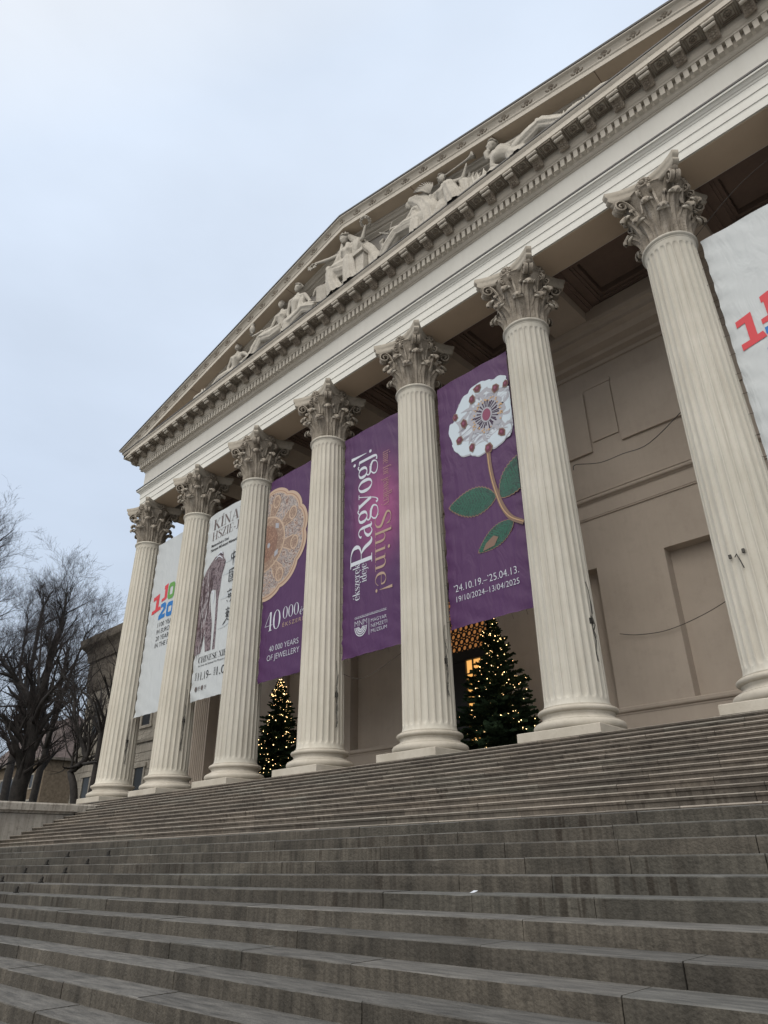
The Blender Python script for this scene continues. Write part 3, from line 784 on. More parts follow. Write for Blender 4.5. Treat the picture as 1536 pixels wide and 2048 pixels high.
# --- set-back side wing on the left
wg = part(MB().box(-27.9, -.7, 10, 24, -3, 14.6), 'side_wing', 'wing')
MB().sweep([(-27.9, 24), (-27.9, 10), (-.72, 10)], [(-.1, 10.2), (.12, 10.2), (.16, 10.35), (.2, 10.8), (.25, 11.0), (.25, 12.8), (.3, 12.9), (-.1, 12.9)]).build('entablature', 'wingdark', wg)
MB().sweep([(-27.9, 24), (-27.9, 10), (-.72, 10)], [(-.1, 12.902), (.4, 12.902), (.5, 13.6), (.62, 13.9), (1.0, 14.3), (1.05, 14.5), (1.1, 14.95), (-.1, 15.0)]).build('cornice', 'wingdark', wg)
MB().sweep([(-27.9, 24), (-27.9, 10), (-.72, 10)], [(-.1, 4.8), (.15, 4.8), (.22, 5.0), (.22, 5.3), (-.1, 5.35)]).build('string_course', 'wing', wg)
mb = MB()
for z in [-1.5+.62*k for k in range(10)]:
    mb.box(-27.93, -.8, 9.955, 10.1, z+.02, z+.59)
mb.build('rustication', 'wing', wg)
for k in range(6):
    xw = -25.2+4.3*k
    for (z0, z1) in ((.3, 3.0), (6.2, 9.2)):
        wn = MB().box(xw-.95, xw+.95, 9.86, 10.05, z0-.35, z0-.15).box(xw-.85, xw-.62, 9.88, 10.05, z0-.148, z1).box(xw+.62, xw+.85, 9.88, 10.05, z0-.148, z1).box(xw-1.0, xw+1.0, 9.82, 10.05, z1+.002, z1+.3).box(xw-.04, xw+.04, 9.94, 10.02, z0-.148, z1).build('window', 'wing', wg)
        MB().box(xw-.62, xw+.62, 9.935, 9.945, z0-.14, z1-.01).build('pane', 'glass', wn)

# ------------------------------------------------------------------ banners
def new_mesh_obj(name, me, mat, parent, loc=(0, 0, 0)):
    me.materials.clear(); me.materials.append(M[mat] if isinstance(mat, str) else mat)
    o = bpy.data.objects.new(name, me); COL.objects.link(o); o.parent = parent; o.location = loc
    return o
class Art:
    """flat printed artwork of one ink; x right, y up; laid out on the cloth facing -Y"""
    def __init__(s): s.v = []; s.f = []; s.k = 0
    def _add(s, pts, tris):
        o = len(s.v); s.k += 1; d = -.0005*(s.k % 9)
        s.v += [(p[0], d, p[1]) for p in pts]; s.f += [tuple(i+o for i in t) for t in tris]; return s
    def poly(s, pts):
        return s._add(pts, tessellate_polygon([[Vector((p[0], p[1], 0)) for p in pts]]))
    def ring(s, a, b):
        n = len(a); return s._add(list(a)+list(b), [(i, (i+1) % n, n+(i+1) % n, n+i) for i in range(n)])
    def ribbon(s, pts, smooth=True, sub=5):
        """pts: (x, y, width)"""
        if smooth and len(pts) > 2:
            P = [Vector(p) for p in pts]; q = []
            cl = (P[0]-P[-1]).length < 1e-6
            for i in range(len(P)-1):
                p0 = P[i-1] if i > 0 else (P[-2] if cl else P[0]*2-P[1]); p1 = P[i]; p2 = P[i+1]
                p3 = P[i+2] if i+2 < len(P) else (P[1] if cl else P[-1]*2-P[-2])
                for k in range(sub):
                    t = k/sub
                    q.append(.5*((2*p1)+(p2-p0)*t+(2*p0-5*p1+4*p2-p3)*t*t+(3*p1-p0-3*p2+p3)*t**3))
            q.append(P[-1]); pts = q
        n = len(pts); vs = []
        for i in range(n):
            a = pts[max(0, i-1)]; b = pts[min(n-1, i+1)]
            d = Vector((b[0]-a[0], b[1]-a[1]))
            if d.length < 1e-9: d = Vector((1, 0))
            d.normalize(); w_ = max(.004, pts[i][2])*.5
            vs += [(pts[i][0]-d.y*w_, pts[i][1]+d.x*w_), (pts[i][0]+d.y*w_, pts[i][1]-d.x*w_)]
        return s._add(vs, [(2*i, 2*i+1, 2*i+3, 2*i+2) for i in range(n-1)])
    def dot(s, x, y, r, ry=None, n=18, rot=0):
        ry = ry or r
        return s.poly([(x+r*math.cos(2*PI*k/n)*math.cos(rot)-ry*math.sin(2*PI*k/n)*math.sin(rot), y+r*math.cos(2*PI*k/n)*math.sin(rot)+ry*math.sin(2*PI*k/n)*math.cos(rot)) for k in range(n)])
    def build(s, name, mat, parent, layer=1, xf=None):
        v = s.v
        if xf: v = [(*(lambda q: (q[0], p[1], q[1]))(xf(p[0], p[2])),) for p in v]
        v = [(p[0], p[1]*.6-.002-.0045*layer, p[2]) for p in v]
        me = bpy.data.meshes.new(name); me.from_pydata(v, [], s.f); me.validate()
        bm = bmesh.new(); bm.from_mesh(me)
        for f in bm.faces:
            f.normal_update()
            if f.normal.y > 0: f.normal_flip()
        bm.to_mesh(me); bm.free()
        return new_mesh_obj(name, me, mat, parent)
def font_pts(body, spacing=1.0, shear=0., bold=0.):
    cu = bpy.data.curves.new('t', 'FONT'); cu.body = body; cu.size = 1; cu.space_character = spacing; cu.shear = shear
    cu.resolution_u = 4; cu.offset = bold
    ob = bpy.data.objects.new('t', cu); COL.objects.link(ob)
    dg = bpy.context.evaluated_depsgraph_get()
    me = bpy.data.meshes.new_from_object(ob.evaluated_get(dg))
    v = [(p.co.x, p.co.y) for p in me.vertices]; f = [tuple(q.vertices) for q in me.polygons]
    bpy.data.objects.remove(ob); bpy.data.curves.remove(cu); bpy.data.meshes.remove(me)
    return v, f
def text(parent, name, body, x0, z0, w_, h, mat, layer=1, spacing=1., bold=0., rot=0, shear=0.):
    """fit text in box: baseline start (x0, z0), width w_, glyph height h; rot 0, 90 or -90"""
    v, f = font_pts(body, spacing, shear, bold)
    if not v: return
    xa, xb = min(p[0] for p in v), max(p[0] for p in v); ya, yb = min(p[1] for p in v), max(p[1] for p in v)
    yb = max(yb, .3); sx = w_/(xb-xa) if xb > xa else 1; sy = h/.73
    a = Art(); pts = []
    for p in v:
        X, Y = (p[0]-xa)*sx, p[1]*sy
        if rot == 90: X, Y = -Y, X
        elif rot == -90: X, Y = Y, -X
        pts.append((x0+X, z0+Y))
    a._add(pts, f)
    return a.build(name, mat, parent, layer)
T_, t_ = .13, .028
SF = {  # serif letter strokes (x, y, width)
'R': (.88, [[(.15, 0, T_), (.15, 1, T_)], [(0, .012, t_), (.31, .012, t_)], [(0, .988, t_), (.42, .988, t_)], [(.15, .985, t_), (.42, .985, t_), (.64, .9, .08), (.71, .74, .14), (.64, .58, .08), (.42, .5, t_), (.15, .5, t_)], [(.42, .5, .05), (.58, .34, .12), (.70, .08, .13), (.82, .015, .05), (.90, .05, .02)]]),
'a': (.56, [[(.42, .02, .10), (.42, .46, .10)], [(.42, .44, .10), (.38, .57, .05), (.25, .62, t_), (.13, .56, .05), (.10, .49, .09)], [(.42, .37, .02), (.22, .32, .05), (.08, .17, .11), (.14, .03, .06), (.26, .0, t_), (.42, .12, .02)], [(.42, .04, .08), (.47, .01, .03), (.55, .05, .02)]]),
'g': (.56, [[(.25, .62, t_), (.10, .55, .08), (.07, .42, .11), (.11, .29, .08), (.25, .22, t_), (.39, .29, .08), (.43, .42, .11), (.40, .55, .08), (.25, .62, t_)], [(.38, .58, .03), (.50, .66, .04), (.56, .62, .06)], [(.15, .26, .03), (.06, .17, .05), (.12, .07, .07), (.38, .04, .10)], [(.38, .04, .10), (.52, -.07, .07), (.44, -.24, .03), (.22, -.29, t_), (.03, -.21, .05), (.04, -.08, .05), (.16, .03, .03)]]),
'y': (.56, [[(.08, .61, .12), (.29, .04, .11)], [(.48, .61, t_), (.29, .04, t_), (.18, -.2, t_), (.08, -.28, .05), (.02, -.21, .09)], [(-.01, .61, t_), (.20, .61, t_)], [(.39, .61, t_), (.57, .61, t_)]]),
'o': (.54, [[(.26, .63, t_), (.10, .52, .09), (.06, .31, .12), (.10, .10, .09), (.26, -.01, t_), (.42, .10, .09), (.46, .31, .12), (.42, .52, .09), (.26, .63, t_)]]),
'j': (.27, [[(.13, .61, .10), (.13, -.1, .10), (.06, -.25, .04), (-.05, -.24, .07)], [(.02, .605, t_), (.13, .605, t_)], ['d', .12, .84, .06]]),
'!': (.25, [[(.10, .24, .015), (.10, .6, .07), (.10, 1, .13)], ['d', .10, .055, .06]]),
'S': (.62, [[(.53, .70, .02), (.52, .96, .02)], [(.53, .74, .03), (.45, .93, .04), (.29, 1, t_), (.12, .91, .08), (.10, .74, .12), (.30, .56, .15), (.52, .38, .14), (.53, .17, .10), (.42, .03, .05), (.28, 0, t_), (.12, .08, .04), (.05, .28, .02)], [(.05, .04, .02), (.05, .3, .02)]]),
'h': (.60, [[(.13, .01, .11), (.13, 1, .11)], [(.13, .46, t_), (.25, .60, .04), (.38, .59, .07), (.45, .44, .11), (.45, .01, .11)], [(0, .012, t_), (.25, .012, t_)], [(.33, .012, t_), (.57, .012, t_)], [(.02, .99, t_), (.13, .99, t_)]]),
'i': (.28, [[(.13, .01, .11), (.13, .61, .11)], [(0, .012, t_), (.26, .012, t_)], [(.02, .605, t_), (.13, .605, t_)], ['d', .13, .84, .065]]),
'n': (.60, [[(.13, .01, .11), (.13, .61, .11)], [(.13, .46, t_), (.25, .60, .04), (.38, .59, .07), (.45, .44, .11), (.45, .01, .11)], [(0, .012, t_), (.25, .012, t_)], [(.33, .012, t_), (.57, .012, t_)], [(.02, .605, t_), (.13, .605, t_)]]),
'e': (.50, [[(.08, .35, t_), (.44, .35, t_)], [(.44, .35, .06), (.41, .54, .08), (.26, .63, t_), (.10, .52, .09), (.06, .31, .12), (.10, .10, .09), (.26, -.01, t_), (.40, .07, .03), (.46, .18, .02)]]),
'k': (.56, [[(.13, .01, .11), (.13, 1, .11)], [(0, .012, t_), (.25, .012, t_)], [(.02, .99, t_), (.13, .99, t_)], [(.13, .26, t_), (.46, .60, t_)], [(.26, .37, .09), (.46, .01, .12)], [(.34, .605, t_), (.54, .605, t_)], [(.34, .012, t_), (.57, .012, t_)]]),
's': (.44, [[(.36, .44, .02), (.35, .6, .02)], [(.36, .47, .02), (.3, .6, .03), (.2, .63, t_), (.09, .56, .06), (.09, .46, .09), (.22, .34, .11), (.36, .22, .10), (.36, .1, .07), (.28, .0, .03), (.19, -.01, t_), (.08, .06, .03), (.05, .18, .02)]]),
'z': (.48, [[(.04, .60, .035), (.42, .60, .035)], [(.38, .60, .10), (.08, .015, .10)], [(.04, .015, .035), (.43, .015, .035)], [(.05, .44, .03), (.05, .6, .03)], [(.42, .02, .03), (.42, .18, .03)]]),
'r': (.44, [[(.13, .01, .11), (.13, .61, .11)], [(.13, .42, t_), (.22, .58, .03), (.33, .62, .05), (.40, .56, .09)], [(0, .012, t_), (.27, .012, t_)], [(.02, .605, t_), (.13, .605, t_)]]),
'd': (.58, [[(.43, .01, .11), (.43, 1, .11)], [(.32, .99, t_), (.43, .99, t_)], [(.43, .50, t_), (.28, .63, .03), (.12, .53, .09), (.07, .31, .12), (.12, .09, .09), (.28, -.01, .03), (.43, .12, t_)], [(.43, .012, t_), (.54, .012, t_)]]),
'v': (.54, [[(.08, .61, .12), (.28, .01, .08)], [(.48, .61, t_), (.28, .01, t_)], [(-.01, .61, t_), (.20, .61, t_)], [(.39, .61, t_), (.56, .61, t_)]]),
't': (.36, [[(.15, .83, .04), (.15, .12, .11), (.22, 0, .05), (.34, .08, .02)], [(.01, .60, .03), (.32, .60, .03)]]),
'm': (.90, [[(.13, .01, .11), (.13, .61, .11)], [(.13, .46, t_), (.25, .60, .04), (.36, .59, .07), (.43, .44, .11), (.43, .01, .11)], [(.43, .46, t_), (.55, .60, .04), (.67, .59, .07), (.74, .44, .11), (.74, .01, .11)], [(0, .012, t_), (.25, .012, t_)], [(.33, .012, t_), (.54, .012, t_)], [(.63, .012, t_), (.87, .012, t_)]]),
'f': (.36, [[(.14, .01, .11), (.14, .8, .11), (.22, .98, .04), (.36, .95, .08)], [(.01, .60, .03), (.32, .60, .03)], [(0, .012, t_), (.30, .012, t_)]]),
'l': (.27, [[(.13, .01, .11), (.13, 1, .11)], [(0, .012, t_), (.26, .012, t_)], [(.02, .99, t_), (.13, .99, t_)]]),
'w': (.80, [[(.08, .61, .12), (.25, .01, .08)], [(.42, .58, t_), (.25, .01, t_)], [(.38, .61, .12), (.55, .01, .08)], [(.73, .61, t_), (.55, .01, t_)], [(-.01, .61, t_), (.20, .61, t_)], [(.63, .61, t_), (.82, .61, t_)]]),
'4': (.56, [[(.40, 0, .12), (.40, 1, .12)], [(.36, 1, t_), (.02, .30, t_)], [(.0, .29, t_), (.56, .29, t_)], [(.28, .012, t_), (.54, .012, t_)]]),
'0': (.58, [[(.27, 1.0, t_), (.11, .85, .08), (.06, .5, .12), (.11, .15, .08), (.27, 0, t_), (.43, .15, .08), (.48, .5, .12), (.43, .85, .08), (.27, 1.0, t_)]]),
'K': (.80, [[(.15, 0, T_), (.15, 1, T_)], [(0, .012, t_), (.31, .012, t_)], [(0, .988, t_), (.31, .988, t_)], [(.15, .40, t_), (.62, .98, t_)], [(.30, .57, .12), (.66, .01, .14)], [(.50, .988, t_), (.76, .988, t_)], [(.50, .012, t_), (.82, .012, t_)]]),
'I': (.36, [[(.16, 0, T_), (.16, 1, T_)], [(0, .012, t_), (.32, .012, t_)], [(0, .988, t_), (.32, .988, t_)]]),
'N': (.86, [[(.14, 0, t_), (.14, 1, t_)], [(.12, .99, .12), (.68, .02, .12)], [(.68, 0, t_), (.68, 1, t_)], [(.0, .012, t_), (.28, .012, t_)], [(.0, .988, t_), (.16, .988, t_)], [(.55, .988, t_), (.82, .988, t_)]]),
'A': (.80, [[(.36, 1, t_), (.08, .01, t_)], [(.38, 1, .10), (.66, .01, .14)], [(.16, .34, t_), (.54, .34, t_)], [(-.02, .012, t_), (.22, .012, t_)], [(.50, .012, t_), (.80, .012, t_)]]),
'H': (.88, [[(.15, 0, T_), (.15, 1, T_)], [(.68, 0, T_), (.68, 1, T_)], [(.15, .5, t_), (.68, .5, t_)], [(0, .012, t_), (.31, .012, t_)], [(0, .988, t_), (.31, .988, t_)], [(.53, .012, t_), (.84, .012, t_)], [(.53, .988, t_), (.84, .988, t_)]]),
'Z': (.70, [[(.04, .98, .035), (.62, .98, .035)], [(.56, .98, .13), (.10, .02, .13)], [(.04, .02, .035), (.64, .02, .035)], [(.05, .74, .03), (.05, .98, .03)], [(.63, .02, .03), (.63, .27, .03)]]),
'E': (.70, [[(.15, 0, T_), (.15, 1, T_)], [(0, .012, t_), (.60, .012, t_)], [(0, .988, t_), (.58, .988, t_)], [(.15, .5, t_), (.44, .5, t_)], [(.60, .01, .03), (.60, .26, .03)], [(.58, .76, .03), (.58, .99, .03)], [(.44, .38, .03), (.44, .62, .03)]]),
'J': (.46, [[(.28, 1, T_), (.28, .2, .12), (.18, .02, .05), (.03, .05, .08)], [(.12, .988, t_), (.44, .988, t_)]]),
'-': (.36, [[(.03, .36, .07), (.30, .36, .07)]]),
'C': (.76, [[(.64, .70, .03), (.64, .99, .03)], [(.64, .73, .03), (.52, .96, .04), (.36, 1, t_), (.14, .85, .10), (.07, .5, .14), (.14, .15, .10), (.36, 0, t_), (.54, .06, .03), (.66, .28, .02)]]),
'X': (.80, [[(.12, .99, .14), (.66, .01, .14)], [(.62, .99, t_), (.12, .01, t_)], [(0, .988, t_), (.30, .988, t_)], [(.48, .988, t_), (.76, .988, t_)], [(-.01, .012, t_), (.26, .012, t_)], [(.50, .012, t_), (.80, .012, t_)]]),
'Y': (.78, [[(.12, .99, .14), (.38, .46, .12), (.38, 0, T_)], [(.66, .99, t_), (.40, .46, t_)], [(0, .988, t_), (.30, .988, t_)], [(.52, .988, t_), (.78, .988, t_)], [(.24, .012, t_), (.54, .012, t_)]]),
' ': (.34, [])}
ACC = {'é': 'e', 'Í': 'I'}
def serif(parent, name, body, x0, z0, h, mat, rot=0, layer=1, length=None, track=.02, weight=1.):
    a = Art(); x = 0; items = []
    for ch in body:
        g = SF[ACC.get(ch, ch)]; items.append((x, ch, g)); x += g[0]+track
    sx = h if length is None else length/x
    for X, ch, g in items:
        for st in g[1]:
            if st[0] == 'd':
                n0 = len(a.v); a.dot(X+st[1], st[2], st[3])
            else:
                straight = len(st) == 2
                a.ribbon([(X+p[0], p[1], p[2]*weight) for p in st], smooth=not straight)
        if ch == 'é': a.ribbon([(X+.22, .74, .03), (X+.36, .94, .08)], False)
        if ch == 'Í': a.ribbon([(X+.12, 1.06, .03), (X+.28, 1.24, .09)], False)
    def xf(px, pz):
        X, Y = px*sx, pz*h
        if rot == 90: X, Y = -Y, X
        elif rot == -90: X, Y = Y, -X
        return x0+X, z0+Y
    return a.build(name, mat, parent, layer, xf)
ZB = 3.0  # main artwork positions below: image pixels back-projected onto the banner plane
def banner(i, mat, label, hw=1.5, hr=1.62):
    t = empty('banner', (5*i+2.5, 0, ZB)); tag(t, label, 'banner', 'banners hung between the columns')
    rows = []; nx, nz_ = 26, 60; Hh = 9.28
    for a in range(nz_+1):
        z = Hh*a/nz_; row = []
        for b in range(nx+1):
            x = -hw+(hw+hr)*b/nx
            e = min(x+hw, hr-x); ez = min(z, Hh-z)
            k = math.exp(-e*2.6)*.9 + math.exp(-ez*1.6)*.5
            y = .024*k*(1+math.sin(z*9.5+x*5+i*2))+.012*k*(1+math.sin(z*23+i))
            sc_ = -.018*abs(math.sin(z*PI/.62))*(1 if (b in (0, nx)) else 0)
            row.append((x-sc_*(1 if b == 0 else -1), y+.002, z+(.02*abs(math.sin(x*PI/.5)) if a == 0 else 0)))
        rows.append(row)
    MB().grid(rows).build('cloth', mat, t, smooth=True)
    # eyelet ties along the hems
    mb = MB()
    for k in range(15):
        z = .25+k*.62
        for s, xx in ((-1, -hw), (1, hr)):
            mb.tube([(xx-s*.03, .012, z), (xx+s*.16, .06, z+.05)], .006, 4)
    for k in range(6):
        x = -hw+.3+k*.5; mb.tube([(x, .012, .03), (x+.04, .03, -.16)], .006, 4)
    mb.build('lacing', 'cable', t)
    return t
W1 = (-.0, 0)
def logo1100(t, x0, kx):
    def X(pts): return [(x0+(p[0]+1.1)*kx, p[1]) for p in pts]
    a = Art().poly(X([(-1.08, 6.10), (-.50, 6.22), (-.50, 5.46), (-.30, 5.50), (-.22, 5.30), (-1.10, 5.16), (-1.10, 5.36), (-.78, 5.40), (-.78, 5.96), (-1.08, 5.90)]))
    a.poly(X([(-.08, 6.52), (.26, 6.60), (.26, 5.80), (.12, 5.72), (-.25, 5.68), (-.25, 5.84), (.0, 5.88), (.0, 6.34), (-.08, 6.32)])); a.build('digit_one', 'i_red', t)
    def rr(x0_, x1_, z0_, z1_, th, c):
        def oc(a0, a1, b0, b1, q): return [(a0+q, b0), (a1-q, b0), (a1, b0+q), (a1, b1-q), (a1-q, b1), (a0+q, b1), (a0, b1-q), (a0, b0+q)]
        return oc(x0_, x1_, z0_, z1_, c), oc(x0_+th*.9, x1_-th*.9, z0_+th*1.2, z1_-th*1.2, c*.3)
    o, i_ = rr(.32, .94, 5.66, 6.55, .19, .13); Art().ring(X(o), X(i_)).build('digit_zero', 'i_green', t)
    o, i_ = rr(.38, 1.02, 4.72, 5.50, .19, .13); Art().ring(X(o), X(i_)).build('digit_zero', 'i_blue', t)
    o, i_ = rr(1.06, 1.58, 5.70, 6.45, .17, .12); Art().ring(X(o), X(i_)).build('digit_zero', 'i_violet', t)
    Art().poly(X([(-.22, 5.56), (.16, 5.60), (.28, 5.48), (.28, 5.22), (-.04, 4.96), (.28, 4.98), (.28, 4.78), (-.34, 4.72), (-.34, 4.94), (.04, 5.26), (.04, 5.38), (-.22, 5.36)])).build('digit_two', 'i_blue', t)
# 1100 years (left)
t = banner(0, 'white', 'white banner with red green and blue 1100 logo, leftmost between the first two columns')
logo1100(t, -1.12, 1.0)
for k, s in enumerate(('1100 YEARS', 'IN EUROPE', '20 YEARS', 'IN THE EU')):
    text(t, 'lettering', s, -.32, 4.33-.36*k, (1.72, 1.55, 1.38, 1.5)[k], .25, 'i_black')
# chinese exhibition
t = banner(1, 'white', 'pale banner with KÍNAI title and dark brown figure over black brush characters')
serif(t, 'title', 'KÍNAI', -.98, 8.33, .56, 'i_title', length=2.42, weight=1.1)
serif(t, 'title', 'HSZIE-JI', -1.0, 7.75, .46, 'i_title', length=2.45, weight=1.0)
text(t, 'subtitle', 'Mesterművek a Kínai', -1.0, 7.40, 1.45, .15, 'i_black', bold=.02)
text(t, 'subtitle', 'Nemzeti Művészeti Múzeumból', -1.0, 7.16, 2.35, .15, 'i_black', bold=.02)
a = Art()
a.poly([(-1.48, 5.75), (-1.2, 6.2), (-.9, 6.5), (-.55, 6.76), (-.1, 6.86), (.12, 6.84), (.2, 6.55), (.42, 6.30), (.33, 6.0), (.18, 5.6), (.15, 5.0), (.08, 4.5), (.12, 3.6), (.18, 2.12), (-.02, 2.12), (-.03, 3.4), (-.10, 4.5), (-.22, 5.0), (-.5, 5.1), (-.66, 4.9), (-.5, 4.2), (-.25, 3.4), (-.16, 2.14), (-.6, 2.14), (-.8, 3.0), (-.98, 2.14), (-1.48, 2.14)])
a.build('painted_figure', 'fil_sc', t, 1)
a = Art(); rr_ = random.Random(3)
for k in range(26):
    x = rr_.uniform(-1.35, -.1); z = rr_.uniform(2.3, 6.5); l_ = rr_.uniform(.25, .9)
    if x > -.6 and z < 5.2 and z > 2.3: x = rr_.uniform(-1.35, -.75)
    a.ribbon([(x, z, .01), (x+rr_.uniform(-.05, .05), z-l_*.5, rr_.uniform(.03, .07)), (x+rr_.uniform(-.08, .08), z-l_, .01)])
a.build('brush_highlight', 'i_sc3', t, 2)
a = Art()
for k in range(14):
    x = rr_.uniform(-1.4, -.6); z = rr_.uniform(3.2, 6.1)
    a.ribbon([(x, z, .02), (x+rr_.uniform(-.1, .1), z-.4, .10), (x+rr_.uniform(-.1, .1), z-.8, .02)])
a.build('brush_shadow', 'i_sc1', t, 3)
a = Art().ribbon([(-.4, 6.75, .02), (-.1, 6.9, .08), (.1, 6.75, .02)]).ribbon([(-.5, 6.6, .02), (-.2, 6.72, .07), (.15, 6.5, .03)]).ribbon([(-.55, 5.0, .05), (-.35, 4.9, .1), (-.3, 4.4, .05)])
a.build('brush_white', 'i_white', t, 4)
a = Art()
for z, l_ in ((6.2, 2.2), (5.6, 1.9), (4.4, 1.4), (3.0, 1.1)):
    a.ribbon([(.25, z, .02), (.8, z+.12, .22), (1.5, z+.3, .05)])
a.build('mist_wash', 'i_mist', t, 1)
CH = [  # brushed characters as strokes, unit box
 [[(.5, 1.05, .05), (.52, .5, .12), (.5, -.25, .04)], [(.15, .75, .06), (.2, .35, .08)], [(.15, .75, .06), (.85, .8, .09), (.8, .4, .06)], [(.18, .38, .05), (.8, .42, .07)]],
 [[(.1, 1, .07), (.12, 0, .08)], [(.1, 1, .07), (.92, .98, .10), (.9, 0, .07)], [(.12, .03, .06), (.9, .03, .06)], [(.25, .75, .05), (.75, .77, .06)], [(.35, .55, .06), (.4, .35, .05), (.6, .36, .05), (.6, .56, .05), (.35, .55, .05)], [(.6, .85, .05), (.75, .2, .07)], [(.28, .18, .05), (.7, .22, .06)]],
 [[(.5, 1.1, .08), (.5, .95, .06)], [(.1, .9, .06), (.9, .95, .09), (.88, .78, .05)], [(.3, .75, .06), (.35, .5, .05)], [(.65, .75, .06), (.62, .5, .05)], [(.3, .62, .05), (.66, .63, .05)], [(.25, .42, .07), (.82, .42, .08), (.75, .05, .09), (.6, .0, .04)], [(.15, .2, .07), (.3, .05, .05)]],
 [[(.5, 1.05, .11), (.52, .95, .05)], [(.2, .88, .07), (.8, .9, .07)], [(.35, .7, .08), (.68, .72, .08)], [(.2, .58, .09), (.82, .6, .08)], [(.35, .45, .13), (.65, .42, .13)], [(.3, .3, .11), (.7, .3, .12)], [(.6, .2, .06), (.2, -.1, .10), (-.1, -.3, .04)], [(.5, .1, .05), (.8, -.05, .08)]]]
for k, (cx, z0) in enumerate(((.78, 6.05), (.76, 5.12), (.74, 4.12), (.70, 3.28))):
    a = Art()
    for st in CH[k]: a.ribbon([(cx+p[0]*.50, z0+p[1]*.58, p[2]*.62) for p in st], smooth=len(st) > 2)
    a.build('brush_character', 'i_black', t, 5)
serif(t, 'title', 'CHINESE XIEYI', -1.05, 1.68, .27, 'i_black', length=2.55, weight=1.25)
text(t, 'subtitle', 'Art from the National Art Museum of China', -1.03, 1.50, 2.5, .10, 'i_black')
text(t, 'year', '2024', -1.19, 1.28, .36, .13, 'i_black', rot=-90)
text(t, 'date', '11.19–', -.94, .88, 1.05, .38, 'i_black')
text(t, 'year', '2025', .30, 1.28, .36, .13, 'i_black', rot=-90)
text(t, 'date', '1.05', .52, .90, .92, .38, 'i_black')
a = Art()
for x in (-1.12, -.62): a.dot(x+.1, .52, .09, .11).ribbon([(x+.26, .58, .02), (x+.44, .58, .02)], False).ribbon([(x+.26, .52, .02), (x+.44, .52, .02)], False).ribbon([(x+.26, .46, .02), (x+.40, .46, .02)], False)
a.build('sponsor_mark', 'i_grey', t)
# 40 000 years
t = banner(2, 'purple', 'purple banner with half of a big filigree gold disc above 40 000 lettering', hw=1.5, hr=1.62)
PCX, PCZ = -1.62, 6.12
def scallop(r, amp, n=12, k=240, cut=-1.49):
    pts = []
    for j in range(k):
        th = 2*PI*j/k
        q = r*(1-amp+amp*abs(math.sin(th*n/2))**.7)
        x, z = PCX+q*1.04*math.cos(th), PCZ+q*.92*math.sin(th)
        pts.append((max(cut, x), z))
    return [p for p in pts if p[0] > cut-.001 and not (p[0] <= cut and abs(p[1]-PCZ) < -1)]
def half(r, amp, n=12, k=160):
    pts = []
    for j in range(k+1):
        th = -PI/2+PI*j/k
        q = r*(1-amp+amp*abs(math.sin(th*n/2+.3))**.6)
        pts.append((max(-1.49, PCX+q*1.04*math.cos(th)), PCZ+q*.95*math.sin(th)))
    return pts
for r, amp, mt, ly in ((2.86, .055, 'i_pl_rim', 1), (2.72, .055, 'i_pl_rim2', 2), (2.68, .055, 'i_pl_rim', 3), (2.60, .055, 'fil_out', 4), (1.42, 0, 'i_pl_rim', 6), (1.34, 0, 'fil_mid', 7), (.95, 0, 'fil_in', 8)):
    o = [p for p in half(r, amp) if p[0] > -1.488]; Art().poly(o+[(-1.49, o[-1][1]), (-1.49, o[0][1])]).build('filigree_disc', mt, t, ly)
a = Art(); b_ = Art()
for th in (-62, -20, 22, 64):
    th = R_(th+6); dx, dz = math.cos(th), math.sin(th); px, pz = -dz, dx
    q = [(PCX+dx*1.4*1.04-px*.18, PCZ+dz*1.35-pz*.18), (PCX+dx*2.05-px*.34, PCZ+dz*1.9-pz*.34), (PCX+dx*2.05+px*.34, PCZ+dz*1.9+pz*.34), (PCX+dx*1.4*1.04+px*.18, PCZ+dz*1.35+pz*.18)]
    q = [(max(-1.48, x), z) for x, z in q]
    b_.poly(q)
    a.ribbon([(q[0][0], q[0][1], .05), (q[1][0], q[1][1], .05)], False).ribbon([(q[3][0], q[3][1], .05), (q[2][0], q[2][1], .05)], False)
    cx, cz = PCX+dx*2.2, PCZ+dz*2.05
    b_.dot(cx, cz, .26, .34, rot=th); a.ring([(cx+.26*math.cos(u*PI/10), cz+.33*math.sin(u*PI/10)) for u in range(20)], [(cx+.2*math.cos(u*PI/10), cz+.26*math.sin(u*PI/10)) for u in range(20)])
b_.build('filigree_panel', 'fil_mid', t, 5); a.build('filigree_border', 'i_pl_rim', t, 6)
a = Art()
for th in (-35, 38):
    th = R_(th); cx, cz = PCX+math.cos(th)*1.14, PCZ+math.sin(th)*1.10
    a.dot(cx, cz, .14, .20, n=4, rot=th)
a.dot(-1.25, 6.0, .10, .12)
a.build('inlay', 'i_petal2', t, 9)
serif(t, 'lettering', '40', -1.18, 2.05, .80, 'i_white', length=1.08, weight=.85)
serif(t, 'lettering', '000', -.02, 2.36, .50, 'i_white', length=1.05, weight=.85)
serif(t, 'lettering', 'év', 1.06, 2.30, .34, 'i_white', length=.38)
text(t, 'lettering', 'ÉKSZEREI', .0, 2.03, 1.45, .17, 'i_gold', spacing=1.3)
text(t, 'lettering', '40 000 YEARS', -.80, 1.16, 1.85, .24, 'i_white', bold=-.012)
text(t, 'lettering', 'OF JEWELLERY', -.90, .80, 2.02, .24, 'i_white', bold=-.012)
